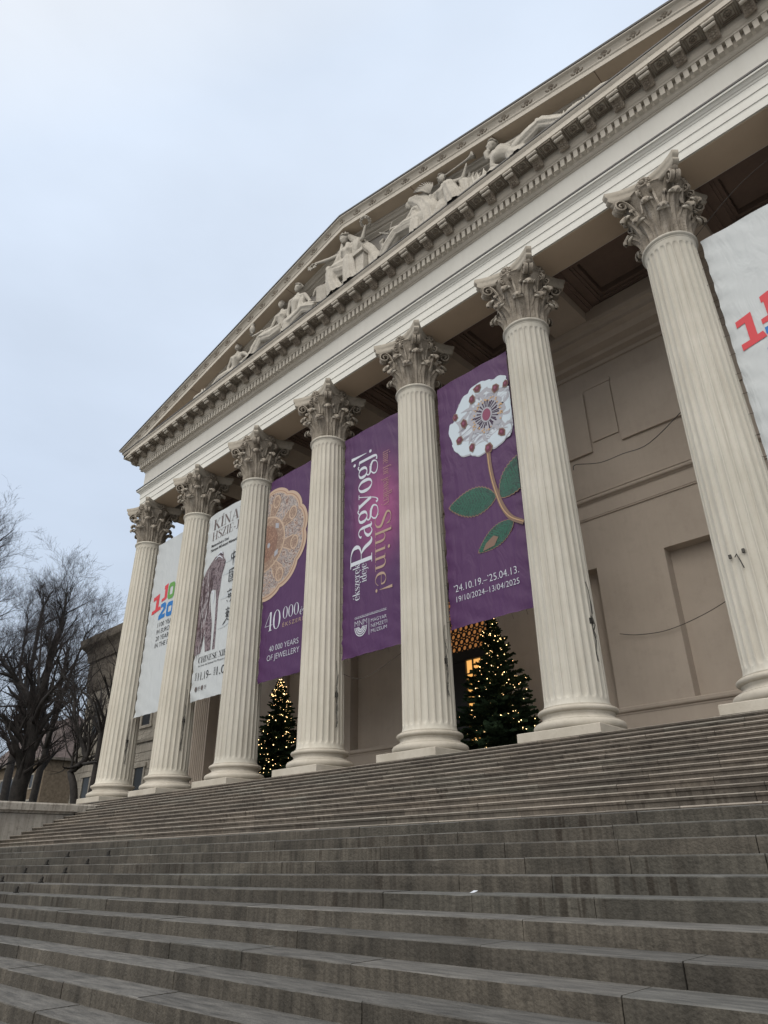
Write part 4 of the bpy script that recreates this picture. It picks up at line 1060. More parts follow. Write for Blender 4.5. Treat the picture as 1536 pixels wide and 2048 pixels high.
# title banner
t = banner(3, 'purpleglow', 'purple banner with Ragyogj! and Shine! in large vertical serif letters')
serif(t, 'lettering', 'Ragyogj!', .09, 3.36, 1.14, 'i_white', rot=90, length=4.95, weight=1.05)
serif(t, 'lettering', 'Shine!', .26, 5.22, .82, 'i_gold', rot=-90, length=3.25, weight=.8)
serif(t, 'lettering', 'time for jewellery', .72, 7.78, .42, 'i_rose', rot=-90, length=2.42, weight=.9)
serif(t, 'lettering', 'ékszerek', -.56, 2.05, .36, 'i_white', rot=90, length=1.42)
serif(t, 'lettering', 'ideje', -.20, 2.67, .36, 'i_white', rot=90, length=.74)
text(t, 'museum_logo', 'MNM', -.80, 1.07, .62, .22, 'i_white', bold=-.02)
a = Art(); cx, cz = -.495, 1.03
for q in (.31, .24, .17, .10):
    a.ring([(cx+q*math.cos(PI+PI*k/24), cz+q*1.15*math.sin(PI+PI*k/24)) for k in range(25)]+[(cx+(q-.028)*math.cos(-PI*k/24), cz+(q-.028)*1.15*math.sin(-PI*k/24)) for k in range(25)][:0], [(cx+(q-.028)*math.cos(PI+PI*k/24), cz+(q-.028)*1.15*math.sin(PI+PI*k/24)) for k in range(25)])
for k in range(13):
    th = PI+PI*(k+.5)/13; a.ribbon([(cx+.1*math.cos(th), cz+.115*math.sin(th), .014), (cx+.3*math.cos(th), cz+.34*math.sin(th), .014)], False)
a.ribbon([(-.08, 1.24, .018), (-.08, .64, .018)], False).ribbon([(-.80, 1.36, .014), (.78, 1.36, .014)], False)
a.build('museum_logo', 'i_white', t)
for k, s in enumerate(('MAGYAR', 'NEMZETI', 'MÚZEUM')): text(t, 'museum_logo', s, .02, 1.07-.19*k, (.76, .78, .76)[k], .135, 'i_white', bold=-.014)
text(t, 'museum_logo', 'MAGYAR NEMZETI MÚZEUM KÖZGYŰJTEMÉNYI KÖZPONT', -.80, 1.385, 1.58, .045, 'i_white')
# flower brooch banner
t = banner(4, 'purple', 'purple banner with a white jewelled flower brooch with green enamel leaves')
fcx, fcz = .62, 7.1
rp = random.Random(12)
def blob(cx, cz, rx, rz, n, amp, seed, rot=0, k=72):
    pts = []
    for j in range(k):
        th = 2*PI*j/k
        q = 1+amp*math.sin(n*th+seed)+amp*.5*math.sin((n*2+1)*th+seed*2.3)
        x, z = rx*q*math.cos(th), rz*q*math.sin(th)
        pts.append((min(1.60, cx+x*math.cos(rot)-z*math.sin(rot)), cz+x*math.sin(rot)+z*math.cos(rot)))
    return pts
Art().poly(blob(.55, 7.08, 1.40, 1.33, 6, .07, .8)).build('brooch_petals', 'fil_petal', t, 1)
a = Art(); shade = Art()
for k, (x, z, rx, rz, ro) in enumerate([(-.78, 6.95, .22, .55, .15), (-.35, 7.85, .26, .55, -.6), (.35, 8.32, .55, .22, .15), (1.2, 8.15, .40, .24, -.25), (-.45, 6.25, .50, .26, -.55), (.3, 5.92, .48, .22, .08), (1.05, 6.05, .48, .26, .4), (1.42, 6.9, .20, .5, -.1)]):
    a.poly(blob(x, z, rx, rz, 3, .10, k*1.3, ro, 40)); shade.poly(blob(x+.05*(fcx-x), z-.07+.05*(fcz-z), rx*1.06, rz*1.16, 3, .10, k*1.3, ro, 40))
a.build('brooch_petals', 'i_petal3', t, 2); shade.build('petal_shadow', 'i_petal2', t, 1.5)
a = Art()
for k in range(9):
    th = k*2*PI/9+.2
    a.ribbon([(fcx+.55*math.cos(th), fcz+.50*math.sin(th), .02), (fcx+.9*math.cos(th+.12), fcz+.85*math.sin(th+.12), .13), (min(1.55, fcx+1.25*math.cos(th+.3)), fcz+1.12*math.sin(th+.3), .02)])
a.poly(blob(fcx, fcz, .74, .68, 8, .06, 2)); a.build('brooch_petals', 'i_petal2', t, 3)
a = Art()
for k in range(30):
    th = k*2*PI/30+rp.uniform(-.08, .08); r1 = rp.uniform(.42, .60)
    a.ribbon([(fcx+.2*math.cos(th), fcz+.24*math.sin(th), .02), (fcx+r1*math.cos(th), fcz+r1*math.sin(th), .06)], False)
a.build('stamens', 'i_dark', t, 4)
a = Art()
for k in range(44):
    th = rp.uniform(0, 2*PI); r1 = rp.uniform(.50, .68)
    a.dot(fcx+r1*math.cos(th), fcz+r1*math.sin(th), rp.uniform(.025, .042), n=8)
a.build('gold_beads', 'i_bead', t, 5)
Art().dot(fcx, fcz, .23, .30).build('centre_setting', 'i_petal2', t, 5); Art().dot(fcx, fcz, .17, .24).build('centre_stone', 'i_gem2', t, 6)
a = Art(); b_ = Art(); c_ = Art()
for k, (x, z) in enumerate([(.36, 8.34), (.08, 8.02), (1.08, 7.98), (-.70, 7.60), (-.34, 7.18), (-.58, 6.62), (-.08, 6.10), (.56, 5.78), (1.16, 6.15), (1.50, 7.95)]):
    q = [rp.uniform(.75, 1.25) for _ in range(6)]; ro = rp.uniform(0, 3); sx_ = rp.uniform(.75, 1.1)
    def pg(r): return [(min(1.6, x+r*sx_*q[j]*math.cos(j*PI/3+ro)), z+r*q[j]*1.05*math.sin(j*PI/3+ro)) for j in range(6)]
    a.poly(pg(.175)); b_.poly(pg(.135)); c_.poly([(p[0]*.45+x*.55-.02, p[1]*.45+z*.55+.02) for p in pg(.135)])
a.build('stone_setting', 'i_stem', t, 5); b_.build('red_stone', 'i_gem', t, 6); c_.build('stone_glint', 'i_gem2', t, 7)
Art().ribbon([(.55, 5.68, .16), (.56, 5.1, .15), (.63, 4.5, .15), (.76, 3.9, .16), (.92, 3.42, .17), (1.17, 3.0, .17), (1.58, 2.70, .16)]).build('brooch_stem', 'i_stem', t, 4)
Art().ribbon([(.52, 5.68, .03), (.53, 5.1, .03), (.60, 4.5, .03), (.73, 3.9, .03), (.89, 3.4, .03), (1.15, 3.02, .03), (1.58, 2.72, .03)]).build('brooch_stem', 'i_bead', t, 5)
def leafpoly(x0, z0, x1, z1, wd, n=15, cut=1.6):
    d = Vector((x1-x0, z1-z0)); ln = d.length; d.normalize(); p = Vector((-d.y, d.x)); up = []; dn = []
    for k in range(n*2+1):
        tt = k/(n*2); q = wd*math.sin(PI*tt**.85)**.8*(1 if k % 2 == 0 else 1.10)
        c = Vector((x0, z0))+d*ln*tt
        up.append(tuple(c+p*q)); dn.append(tuple(c-p*q))
    return [(min(cut, x), z) for x, z in up+dn[::-1][1:-1]]
for L_, extra in (((.70, 3.92, -1.26, 4.20, .50), 0), ((1.24, 2.90, -.20, 2.22, .33), 1), ((.84, 3.80, 2.3, 5.2, .50), 0)):
    Art().poly(leafpoly(*L_)).build('enamel_leaf_edge', 'i_stem', t, 1)
    L2 = (L_[0]+(L_[2]-L_[0])*.02, L_[1]+(L_[3]-L_[1])*.02, L_[0]+(L_[2]-L_[0])*.97, L_[1]+(L_[3]-L_[1])*.97, L_[4]*.93)
    Art().poly(leafpoly(*L2)).build('enamel_leaf', 'fil_leaf', t, 2)
    a = Art(); d = Vector((L2[2]-L2[0], L2[3]-L2[1])); p = Vector((-d.y, d.x)).normalized()
    for k in range(2, 15):
        c = Vector((L2[0], L2[1]))+d*(k/16); q = L2[4]*.8*math.sin(PI*(k/16)**.85)
        for s in (-1, 1):
            e1 = c+p*s*q+d*.10
            if e1.x < 1.55 and c.x < 1.55: a.ribbon([(c.x, c.y, .015), (e1.x, e1.y, .022)], False)
    a.build('leaf_veins', 'i_leaf2', t, 3)
Art().poly([(.0, 2.22), (.45, 2.28), (.62, 2.52), (.45, 2.62), (.15, 2.45)]).build('worn_enamel', 'i_stem', t, 4)
text(t, 'dates', "’24.10.19.–’25.04.13.", -1.24, 1.17, 2.46, .25, 'i_white', bold=-.012)
text(t, 'dates', "19/10/2024–13/04/2025", -1.16, .83, 2.36, .20, 'i_white', bold=-.012)
# 1100 years (right)
t = banner(6, 'white', 'white banner with large red figure one, rightmost beside the widest column', hw=1.66)
logo1100(t, -1.44, .70)
for k, s in enumerate(('1100 YEARS', 'IN EUROPE', '20 YEARS', 'IN THE EU')):
    text(t, 'lettering', s, -.62, 4.33-.36*k, (1.72, 1.55, 1.38, 1.5)[k], .25, 'i_black')

# ------------------------------------------------------------------ pediment sculpture
def capsule(mb, a, b, ra, rb, n=12):
    ra *= 1.08; rb *= 1.08
    a = Vector(a); b = Vector(b); d = b-a; ln = max(d.length, 1e-4)
    pts = []; rad = []
    for i in range(4):
        t = i/4*PI/2; pts.append(a-d/ln*ra*math.cos(t)); rad.append(max(.004, ra*math.sin(t)))
    for i in range(5):
        t = i/4; pts.append(a+d*t); rad.append(ra+(rb-ra)*t)
    for i in range(1, 5):
        t = i/4*PI/2; pts.append(b+d/ln*rb*math.sin(t)); rad.append(max(.004, rb*math.cos(t)))
    mb.tube(pts, rad, n)
def fuse(mb, name, mat, parent, vox=.035, smooth_it=2, loc=None):
    me = bpy.data.meshes.new('tmp'); me.from_pydata(mb.v, [], mb.f)
    bm = bmesh.new(); bm.from_mesh(me); bmesh.ops.recalc_face_normals(bm, faces=bm.faces); bm.to_mesh(me); bm.free()
    ob = bpy.data.objects.new('tmp', me); COL.objects.link(ob)
    md = ob.modifiers.new('r', 'REMESH'); md.mode = 'VOXEL'; md.voxel_size = vox
    ms = ob.modifiers.new('s', 'SMOOTH'); ms.iterations = smooth_it; ms.factor = .5
    dg = bpy.context.evaluated_depsgraph_get(); me2 = bpy.data.meshes.new_from_object(ob.evaluated_get(dg))
    bpy.data.objects.remove(ob); bpy.data.meshes.remove(me)
    if ST[0]:
        zm = 18.64-ST[0][2]
        bm = bmesh.new(); bm.from_mesh(me2)       # trimmed flat where the scaled figure sinks into the cornice
        bmesh.ops.bisect_plane(bm, geom=bm.verts[:]+bm.edges[:]+bm.faces[:], plane_co=(0, 0, zm), plane_no=(0, 0, 1), clear_inner=True)
        bm.to_mesh(me2); bm.free()
    me2.name = name; me2.polygons.foreach_set('use_smooth', [True]*len(me2.polygons))
    o = new_mesh_obj(name, me2, mat, parent)
    if loc: o.location = loc
    return o
def head(mb, c, s, look, tilt=(0, 0, 1)):
    """head of height ~2.4 s at c, facing look"""
    c = Vector(c); f = Vector(look).normalized(); u = (Vector(tilt)-f*Vector(tilt).dot(f)).normalized(); r = u.cross(f)
    rot = Matrix((r, f, u)).transposed()
    def P(x, y, z): return c + rot @ Vector((x*s, y*s, z*s))
    mb.ell(P(0, -.08, .22), (.78*s, .92*s, .92*s), 14, rot, 10)
    mb.ell(P(0, .18, -.35), (.58*s, .62*s, .72*s), 12, rot, 8)
    mb.ell(P(0, .55, -.80), (.28*s, .26*s, .24*s), 8, rot, 6)
    mb.tube([P(0, .74, .22), P(0, .98, -.22), P(0, .78, -.28)], [.10*s, .17*s, .10*s], 8)
    mb.ell(P(0, .72, .25), (.56*s, .16*s, .12*s), 10, rot, 6)
    mb.ell(P(0, .74, -.50), (.24*s, .14*s, .10*s), 8, rot, 6)
    for q in (-1, 1): mb.ell(P(q*.34, .52, -.20), (.26*s, .3*s, .26*s), 8, rot, 6); mb.ell(P(q*.76, -.05, -.08), (.10*s, .2*s, .28*s), 6, rot, 6)
    return rot
def hair(mb, c, s, look, kind='bun'):
    c = Vector(c); f = Vector(look).normalized(); u = Vector((0, 0, 1)); u = (u-f*u.dot(f)).normalized(); r = u.cross(f); rot = Matrix((r, f, u)).transposed()
    def P(x, y, z): return c + rot @ Vector((x*s, y*s, z*s))
    for k in range(26):       # wavy locks over the skull
        a = rnd.uniform(-PI, PI); e = rnd.uniform(.05, 1.1)
        x, y, z = math.cos(e)*math.sin(a)*.86, -math.cos(e)*abs(math.cos(a))*.95-.05, .25+math.sin(e)*.95
        mb.ell(P(x, y, z), (.26*s, .24*s, .15*s), 7, rot @ Matrix.Rotation(a, 3, 'Z'), 5)
    for k in range(9):
        a = -1.25+2.5*k/8; mb.ell(P(.86*math.sin(a), .62*math.cos(a), .62+.25*math.cos(a)), (.2*s, .18*s, .17*s), 7, rot, 5)
    if kind == 'bun': mb.ell(P(0, -1.05, .2), (.42*s, .38*s, .38*s), 9, rot, 6)
def hand(mb, c, d, s=.07, curl=.5):
    c = Vector(c); d = Vector(d).normalized(); side = d.cross(Vector((0, 1, 0)));
    if side.length < .1: side = Vector((1, 0, 0))
    side.normalize(); nr = side.cross(d)
    mb.ell(c+d*s*.9, (s*.75, s*.6, s*.9), 8)
    for q in range(4):
        o = side*((q-1.5)*s*.42); ln = s*(1.5, 1.75, 1.6, 1.25)[q]
        p1 = c+d*s*1.5+o; p2 = p1+d*ln*.6+nr*curl*s*.3; p3 = p2+d*ln*.4+nr*curl*s*.9
        mb.tube([p1-d*s*.4, p1, p2, p3], [s*.22, s*.22, s*.2, s*.14], 6)
    mb.tube([c+side*s*.5+d*s*.3, c+side*s*1.1+d*s*1.0, c+side*s*1.0+d*s*1.7], [s*.24, s*.22, s*.16], 6)
def drape(mb, spine, n=11, amp=.10, seg=80, seed=0., open_bottom=True):
    """cloth hung over limbs: spine of (point, rx, ry); folds run along it"""
    pts = [Vector(p[0]) for p in spine]; rows = []; K = 7
    for i in range(len(spine)-1):
        for k in range(K if i < len(spine)-2 else K+1):
            t = k/K; tt = t*t*(3-2*t)
            c = pts[i].lerp(pts[i+1], t); rx = 1.12*(spine[i][1]*(1-tt)+spine[i+1][1]*tt); ry = 1.05*(spine[i][2]*(1-tt)+spine[i+1][2]*tt)
            d = (pts[i+1]-pts[i]).normalized(); g = (i+t)/(len(spine)-1)
            side = d.cross(Vector((0, -1, 0)));
            if side.length < .05: side = Vector((1, 0, 0))
            side.normalize(); nn = side.cross(d).normalized()
            row = []
            for j in range(seg):
                a = 2*PI*j/seg; ph = seed+1.5*math.sin(g*3+seed)
                q = 1+amp*(math.sin(n*a+ph)*.6+.5*math.sin((n*1.7)*a*1.0+seed*3-g*4)*.5 + .35*math.sin(2.6*n*a+g*9))*(.35+.65*g)
                # sharpen the ridges
                row.append(c+side*(rx*q*math.cos(a))+nn*(ry*q*math.sin(a)))
            rows.append(row)
    mb.grid(rows, True, True)
def torso(mb, hip, waist, chest, shL, shR, neck, s=1.0, female=True):
    hip, waist, chest, shL, shR, neck = [Vector(p) for p in (hip, waist, chest, shL, shR, neck)]
    ax = (shR-shL).normalized()
    capsule(mb, hip-ax*.14*s, hip+ax*.14*s, .25*s, .25*s); capsule(mb, hip, waist, .27*s, .215*s); capsule(mb, waist, chest, .215*s, .27*s)
    capsule(mb, chest-ax*.13*s, chest+ax*.13*s, .235*s, .235*s); capsule(mb, chest, (shL+shR)/2, .27*s, .19*s); capsule(mb, shL, shR, .125*s, .125*s)
    capsule(mb, (shL+shR)/2, neck, .15*s, .10*s)
    for sh in (shL, shR): capsule(mb, sh, (shL+shR)/2+(neck-(shL+shR)/2)*.5, .12*s, .10*s)
    if female:
        f = ax.cross(Vector((0, 0, 1)));
        if f.y > 0: f = -f
        for q in (-1, 1): mb.ell(chest+ax*q*.13*s+f*.20*s+Vector((0, 0, .03)), (.115*s, .115*s, .115*s), 10)
def arm(mb, a, b, c, s=1.0): capsule(mb, a, b, .105*s, .08*s); capsule(mb, b, c, .085*s, .052*s)
def leg(mb, a, b, c, s=1.0):
    capsule(mb, a, b, .19*s, .125*s); capsule(mb, b, Vector(b).lerp(Vector(c), .4), .125*s, .12*s); capsule(mb, Vector(b).lerp(Vector(c), .4), c, .12*s, .06*s)
    c = Vector(c); capsule(mb, c+Vector((0, .04, -.03)), c+Vector((0, -.26, -.06)), .07*s, .05*s)
ZT = 18.665
ST = [None]
def wreath(name, c, nrm, r, parent):
    mb = MB(); c = Vector(c); nrm = Vector(nrm).normalized(); a = nrm.orthogonal().normalized(); b = nrm.cross(a)
    pts = [c+(a*math.cos(2*PI*k/20)+b*math.sin(2*PI*k/20))*r for k in range(21)]
    mb.tube(pts, .03, 6)
    for k in range(34):
        th = 2*PI*k/34; p = c+(a*math.cos(th)+b*math.sin(th))*(r+(.04 if k % 2 else -.03))+nrm*.02*(k % 3-1)
        mb.ell(p, (.055, .03, .05), 6, Matrix.Rotation(th, 3, nrm), 5)
    return mb.build(name, 'sculpture', parent, smooth=True)
SS = .974; SCX, SCY, SCZ = .76, -.34, .05      # figures scaled about the camera; shift is the baked offset, nudged since
def statue(label, base):
    base = (base[0]*SS+SCX, base[1]*SS+SCY, base[2]*SS+SCZ); ST[0] = base
    e = empty('pediment_statue', base); return tag(e, label, 'statue', 'stone figures in the pediment')
def SB(base): return lambda x, y, z: Vector((x-base[0], (-1.0+(y+1.0)*.7)-base[1], z-base[2]))*SS  # joint coordinates passed in were back-projected from image pixels
# 1 reclining woman at the left
b0 = (8.4, -1.05, ZT); t = statue('leftmost half-nude woman reclining near the low corner of the pediment', b0); P = SB(b0)
mb = MB(); torso(mb, P(8.35, -1.0, 19.35), P(8.60, -1.0, 19.75), P(8.72, -1.05, 20.12), P(8.28, -1.1, 20.45), P(9.25, -1.0, 20.28), P(8.76, -1.08, 20.58), .98)
head(mb, P(8.72, -1.12, 20.92), .205, (.5, -.8, .35)); arm(mb, P(8.25, -1.1, 20.42), P(8.05, -1.15, 19.95), P(8.15, -1.25, 19.4)); hand(mb, P(8.15, -1.25, 19.4), (.1, -.2, -1), .06)
arm(mb, P(9.28, -1.0, 20.26), P(9.72, -1.0, 19.85), P(9.35, -1.3, 19.55)); hand(mb, P(9.35, -1.3, 19.55), (-.8, -.5, 0), .06); fuse(mb, 'body', 'sculpture', t)
mb = MB(); hair(mb, P(8.72, -1.12, 20.92), .205, (.5, -.8, .35)); fuse(mb, 'hair', 'sculpture', t, .028, 1)
mb = MB(); drape(mb, [(P(8.75, -1.0, 19.35), .30, .30), (P(8.2, -1.05, 19.32), .36, .34), (P(7.6, -1.15, 19.30), .34, .33), (P(6.9, -1.2, 19.0), .26, .28), (P(6.3, -1.2, 18.85), .14, .17)], 8, .13, seed=1.); drape(mb, [(P(9.4, -1.1, 19.5), .15, .2), (P(9.7, -1.0, 19.0), .4, .4), (P(9.7, -1.0, 18.7), .55, .5)], 8, .12, seed=4); fuse(mb, 'drapery', 'sculpture', t, .028, 1)
# 2 seated woman holding a vessel
b0 = (12.2, -1.0, ZT); t = statue('seated woman in a sash holding up a tall lamp, left of the pediment centre', b0); P = SB(b0)
mb = MB(); torso(mb, P(12.35, -.95, 19.72), P(12.50, -.98, 20.12), P(12.45, -1.0, 20.62), P(12.0, -1.05, 20.95), P(12.88, -.95, 20.86), P(12.40, -1.02, 21.16), .98)
head(mb, P(12.33, -1.08, 21.52), .20, (.25, -.95, .1)); arm(mb, P(11.98, -1.05, 20.92), P(11.75, -1.2, 20.35), P(11.0, -1.35, 20.45)); arm(mb, P(11.1, -1.35, 20.45), P(10.7, -1.38, 20.5), P(10.35, -1.4, 20.6), .8); hand(mb, P(10.35, -1.4, 20.6), (-.7, 0, .7), .065)
arm(mb, P(12.92, -.95, 20.84), P(13.1, -1.1, 20.25), P(12.75, -1.3, 19.85)); hand(mb, P(12.75, -1.3, 19.85), (-.6, -.3, -.5), .06)
leg(mb, P(12.15, -1.0, 19.65), P(10.95, -1.25, 20.05), P(10.6, -1.3, 19.0)); fuse(mb, 'body', 'sculpture', t)
mb = MB(); hair(mb, P(12.33, -1.08, 21.52), .20, (.25, -.95, .1)); fuse(mb, 'hair', 'sculpture', t, .028, 1)
mb = MB(); drape(mb, [(P(12.6, -.95, 19.85), .34, .36), (P(12.0, -1.05, 19.75), .38, .38), (P(11.1, -1.2, 20.0), .28, .32), (P(10.75, -1.25, 19.5), .30, .34), (P(10.45, -1.3, 18.7), .40, .38)], 8, .12, seed=2.); drape(mb, [(P(12.9, -.9, 19.9), .3, .3), (P(13.0, -.9, 19.2), .45, .4), (P(13.0, -.9, 18.7), .5, .45)], 8, .12, seed=5); fuse(mb, 'drapery', 'sculpture', t, .028, 1)
mb = MB(); mb.lathe([(.02, 0), (.12, .02), (.05, .09), (.04, .14), (.13, .22), (.15, .36), (.11, .5), (.07, .56), (.12, .62), (.12, .66), (.04, .68), (.06, .76), (.015, .84)], 14, tuple(P(10.28, -1.42, 20.72))); mb.build('lamp', 'sculpture', t, smooth=True)
# 3 seated youth looking left
b0 = (13.7, -1.0, ZT); t = statue('bare-chested seated youth looking left with draped legs stretched to the right', b0); P = SB(b0)
mb = MB(); torso(mb, P(13.45, -1.0, 19.70), P(13.55, -1.05, 20.15), P(13.66, -1.1, 20.75), P(13.20, -1.15, 21.12), P(14.15, -1.05, 20.98), P(13.70, -1.1, 21.30), 1.0, False)
head(mb, P(13.70, -1.15, 21.70), .21, (-.85, -.45, .05)); arm(mb, P(13.15, -1.15, 21.08), P(13.05, -1.2, 20.45), P(13.15, -1.2, 19.75)); hand(mb, P(13.15, -1.2, 19.75), (0, -.3, -1), .065)
arm(mb, P(14.2, -1.05, 20.94), P(14.55, -1.0, 20.35), P(14.45, -1.3, 19.95)); leg(mb, P(13.7, -1.1, 19.62), P(14.7, -1.25, 19.80), P(15.6, -1.3, 19.32)); fuse(mb, 'body', 'sculpture', t)
mb = MB(); hair(mb, P(13.70, -1.15, 21.70), .21, (-.85, -.45, .05)); fuse(mb, 'hair', 'sculpture', t, .028, 1)
mb = MB(); drape(mb, [(P(13.0, -1.1, 19.75), .28, .32), (P(13.6, -1.1, 19.62), .38, .36), (P(14.5, -1.2, 19.72), .30, .33), (P(15.3, -1.25, 19.35), .24, .26)], 8, .13, seed=3.); drape(mb, [(P(13.3, -1.15, 19.8), .25, .3), (P(13.15, -1.1, 19.2), .42, .38), (P(13.1, -1.1, 18.7), .48, .42)], 9, .13, seed=6)
drape(mb, [(P(14.12, -1.0, 21.02), .12, .14), (P(14.0, -1.02, 20.5), .19, .22), (P(14.05, -1.05, 19.95), .24, .27)], 5, .15, seed=7); fuse(mb, 'drapery', 'sculpture', t, .028, 1)
# 4 central enthroned woman with two wreaths
b0 = (17.4, -1.05, ZT); t = statue('central crowned woman with spread arms holding out a wreath in each hand', b0); P = SB(b0)
mb = MB(); torso(mb, P(17.42, -1.0, 20.15), P(17.38, -1.05, 20.70), P(17.34, -1.12, 21.25), P(16.78, -1.2, 21.62), P(17.92, -1.05, 21.58), P(17.26, -1.15, 21.92), 1.18)
head(mb, P(17.05, -1.22, 22.34), .235, (-.30, -.92, -.25), (-.15, 0, 1)); arm(mb, P(16.72, -1.2, 21.58), P(16.1, -1.35, 21.70), P(15.3, -1.45, 22.02), 1.1); hand(mb, P(15.3, -1.45, 22.02), (-1, -.1, .3), .075)
arm(mb, P(17.98, -1.05, 21.55), P(18.30, -1.25, 21.42), P(18.50, -1.35, 21.85), 1.1); hand(mb, P(18.50, -1.35, 21.85), (.3, -.2, 1), .07)
leg(mb, P(17.1, -1.1, 20.1), P(16.2, -1.45, 20.95), P(16.75, -1.4, 19.1), 1.15); leg(mb, P(17.6, -1.1, 20.1), P(17.5, -1.5, 20.72), P(17.75, -1.4, 19.0), 1.15); fuse(mb, 'body', 'sculpture', t, .04)
mb = MB(); hair(mb, P(17.05, -1.22, 22.34), .235, (-.30, -.92, -.25), 'x')
mb.tube([P(17.05+.23*math.cos(a*PI/8), -1.18+.23*math.sin(a*PI/8), 22.55) for a in range(17)], .045, 6)
for k in range(8): mb.ell(P(17.05+.23*math.cos(k*PI/4), -1.18+.23*math.sin(k*PI/4), 22.63), (.05, .05, .08), 6, m_=5)
fuse(mb, 'hair', 'sculpture', t, .028, 1)
mb = MB()
drape(mb, [(P(17.22, -.98, 22.52), .13, .16), (P(17.55, -.9, 22.1), .16, .12), (P(18.0, -.88, 21.6), .18, .12), (P(18.6, -.9, 20.5), .28, .16), (P(19.0, -.95, 19.4), .40, .22), (P(19.1, -.98, 18.7), .45, .25)], 7, .14, seed=1.)
drape(mb, [(P(16.93, -1.2, 22.2), .06, .08), (P(16.90, -1.28, 21.5), .10, .10), (P(17.0, -1.3, 20.7), .14, .12)], 4, .15, seed=8)
drape(mb, [(P(17.6, -1.0, 20.4), .40, .36), (P(17.15, -1.25, 20.4), .46, .34), (P(16.45, -1.4, 20.65), .30, .28), (P(16.5, -1.4, 19.8), .34, .28), (P(16.85, -1.38, 18.7), .48, .30)], 9, .12, seed=2.)
drape(mb, [(P(17.50, -1.2, 20.55), .28, .32), (P(17.58, -1.42, 20.6), .30, .26), (P(17.66, -1.42, 19.7), .36, .26), (P(17.78, -1.4, 18.7), .50, .28)], 9, .14, seed=4.)
drape(mb, [(P(16.85, -1.15, 21.45), .20, .22), (P(16.65, -1.2, 20.9), .26, .24), (P(16.9, -1.25, 20.4), .3, .26)], 6, .14, seed=5.)
drape(mb, [(P(17.88, -1.1, 21.62), .24, .22), (P(17.92, -1.1, 21.25), .25, .25), (P(17.8, -1.05, 20.7), .20, .22)], 6, .15, seed=6.)
fuse(mb, 'drapery', 'sculpture', t, .03, 1)
wreath('wreath', P(15.05, -1.5, 21.98), (.2, -1, .3), .21, t); wreath('wreath', P(18.58, -1.4, 22.16), (.1, -.6, -.8), .21, t)
mb = MB(); mb.box(-.22, .26, -.24, .3, .56, 1.62).box(-.28, .32, -.36, .36, 1.622, 1.80)
mb.build('throne_arm', 'sculpture', t, loc=P(18.25, -1.15, ZT))
mb = MB(); mb.box(-.28, .28, -.05, .05, .58, 1.35); o = mb.build('shield_tablet', 'sculpture', t, loc=P(15.72, -1.35, ZT)); o.rotation_euler = (R_(12), R_(8), R_(10))
mb = MB(); mb.tube([P(15.9, -.95, 20.3), P(15.4, -.95, 20.62), P(14.95, -1.0, 20.72), P(14.75, -1.0, 20.5)], [.16, .15, .11, .06], 8); mb.tube([P(15.6, -.9, 20.4), P(15.5, -.9, 19.6), P(15.4, -.95, 18.7)], [.25, .35, .4], 10); fuse(mb, 'eagle_shape', 'sculpture', t, .03)
# 5 veiled woman leaning and writing
b0 = (21.2, -1.0, ZT); t = statue('veiled woman bent forward to write on a tablet, right of the central figure', b0); P = SB(b0)
mb = MB(); torso(mb, P(21.95, -.95, 19.75), P(21.75, -1.0, 20.15), P(21.52, -1.05, 20.55), P(21.30, -1.2, 20.72), P(21.85, -.9, 20.85), P(21.28, -1.1, 20.95), 1.0)
head(mb, P(21.08, -1.15, 21.22), .205, (-.75, -.35, -.55), (-.5, 0, 1)); arm(mb, P(21.25, -1.2, 20.68), P(20.85, -1.35, 20.15), P(20.15, -1.4, 20.45)); hand(mb, P(20.15, -1.4, 20.45), (-1, 0, .1), .06)
arm(mb, P(21.8, -.95, 20.8), P(21.3, -1.2, 20.1), P(20.7, -1.25, 20.35)); leg(mb, P(21.7, -1.0, 19.6), P(20.35, -1.3, 20.02), P(19.5, -1.3, 19.2)); fuse(mb, 'body', 'sculpture', t)
mb = MB(); drape(mb, [(P(21.12, -1.08, 21.38), .20, .24), (P(21.42, -1.0, 21.2), .27, .30), (P(21.85, -.95, 20.7), .40, .36), (P(22.15, -.95, 19.9), .48, .42), (P(22.25, -.95, 18.7), .52, .45)], 10, .10, seed=1.)
drape(mb, [(P(21.9, -1.0, 19.8), .35, .38), (P(21.1, -1.15, 19.95), .34, .34), (P(20.4, -1.25, 20.0), .26, .28), (P(19.9, -1.3, 19.5), .24, .28), (P(19.45, -1.3, 18.9), .26, .28)], 8, .13, seed=3.)
drape(mb, [(P(21.4, -1.25, 20.4), .16, .2), (P(21.5, -1.3, 19.6), .30, .25), (P(21.5, -1.3, 18.7), .4, .3)], 7, .14, seed=5.); fuse(mb, 'drapery', 'sculpture', t, .028, 1)
mb = MB(); mb.box(-.36, .36, -.22, .22, -.025, .025); o = mb.build('tablet', 'sculpture', t, loc=P(19.95, -1.4, 20.32)); o.rotation_euler = (R_(25), R_(42), 0)
mb = MB(); mb.tube([P(20.05, -1.42, 20.45), P(20.2, -1.4, 20.85)], .012, 5); mb.build('stylus', 'sculpture', t)
mb = MB(); mb.tube([P(19.62, -1.2, 19.9), P(19.5, -1.2, 20.1), P(19.55, -1.25, 20.4)], [.12, .12, .07], 8); mb.ell(P(19.5, -1.25, 20.2), (.14, .14, .13), 9); fuse(mb, 'owl_shape', 'sculpture', t, .03)
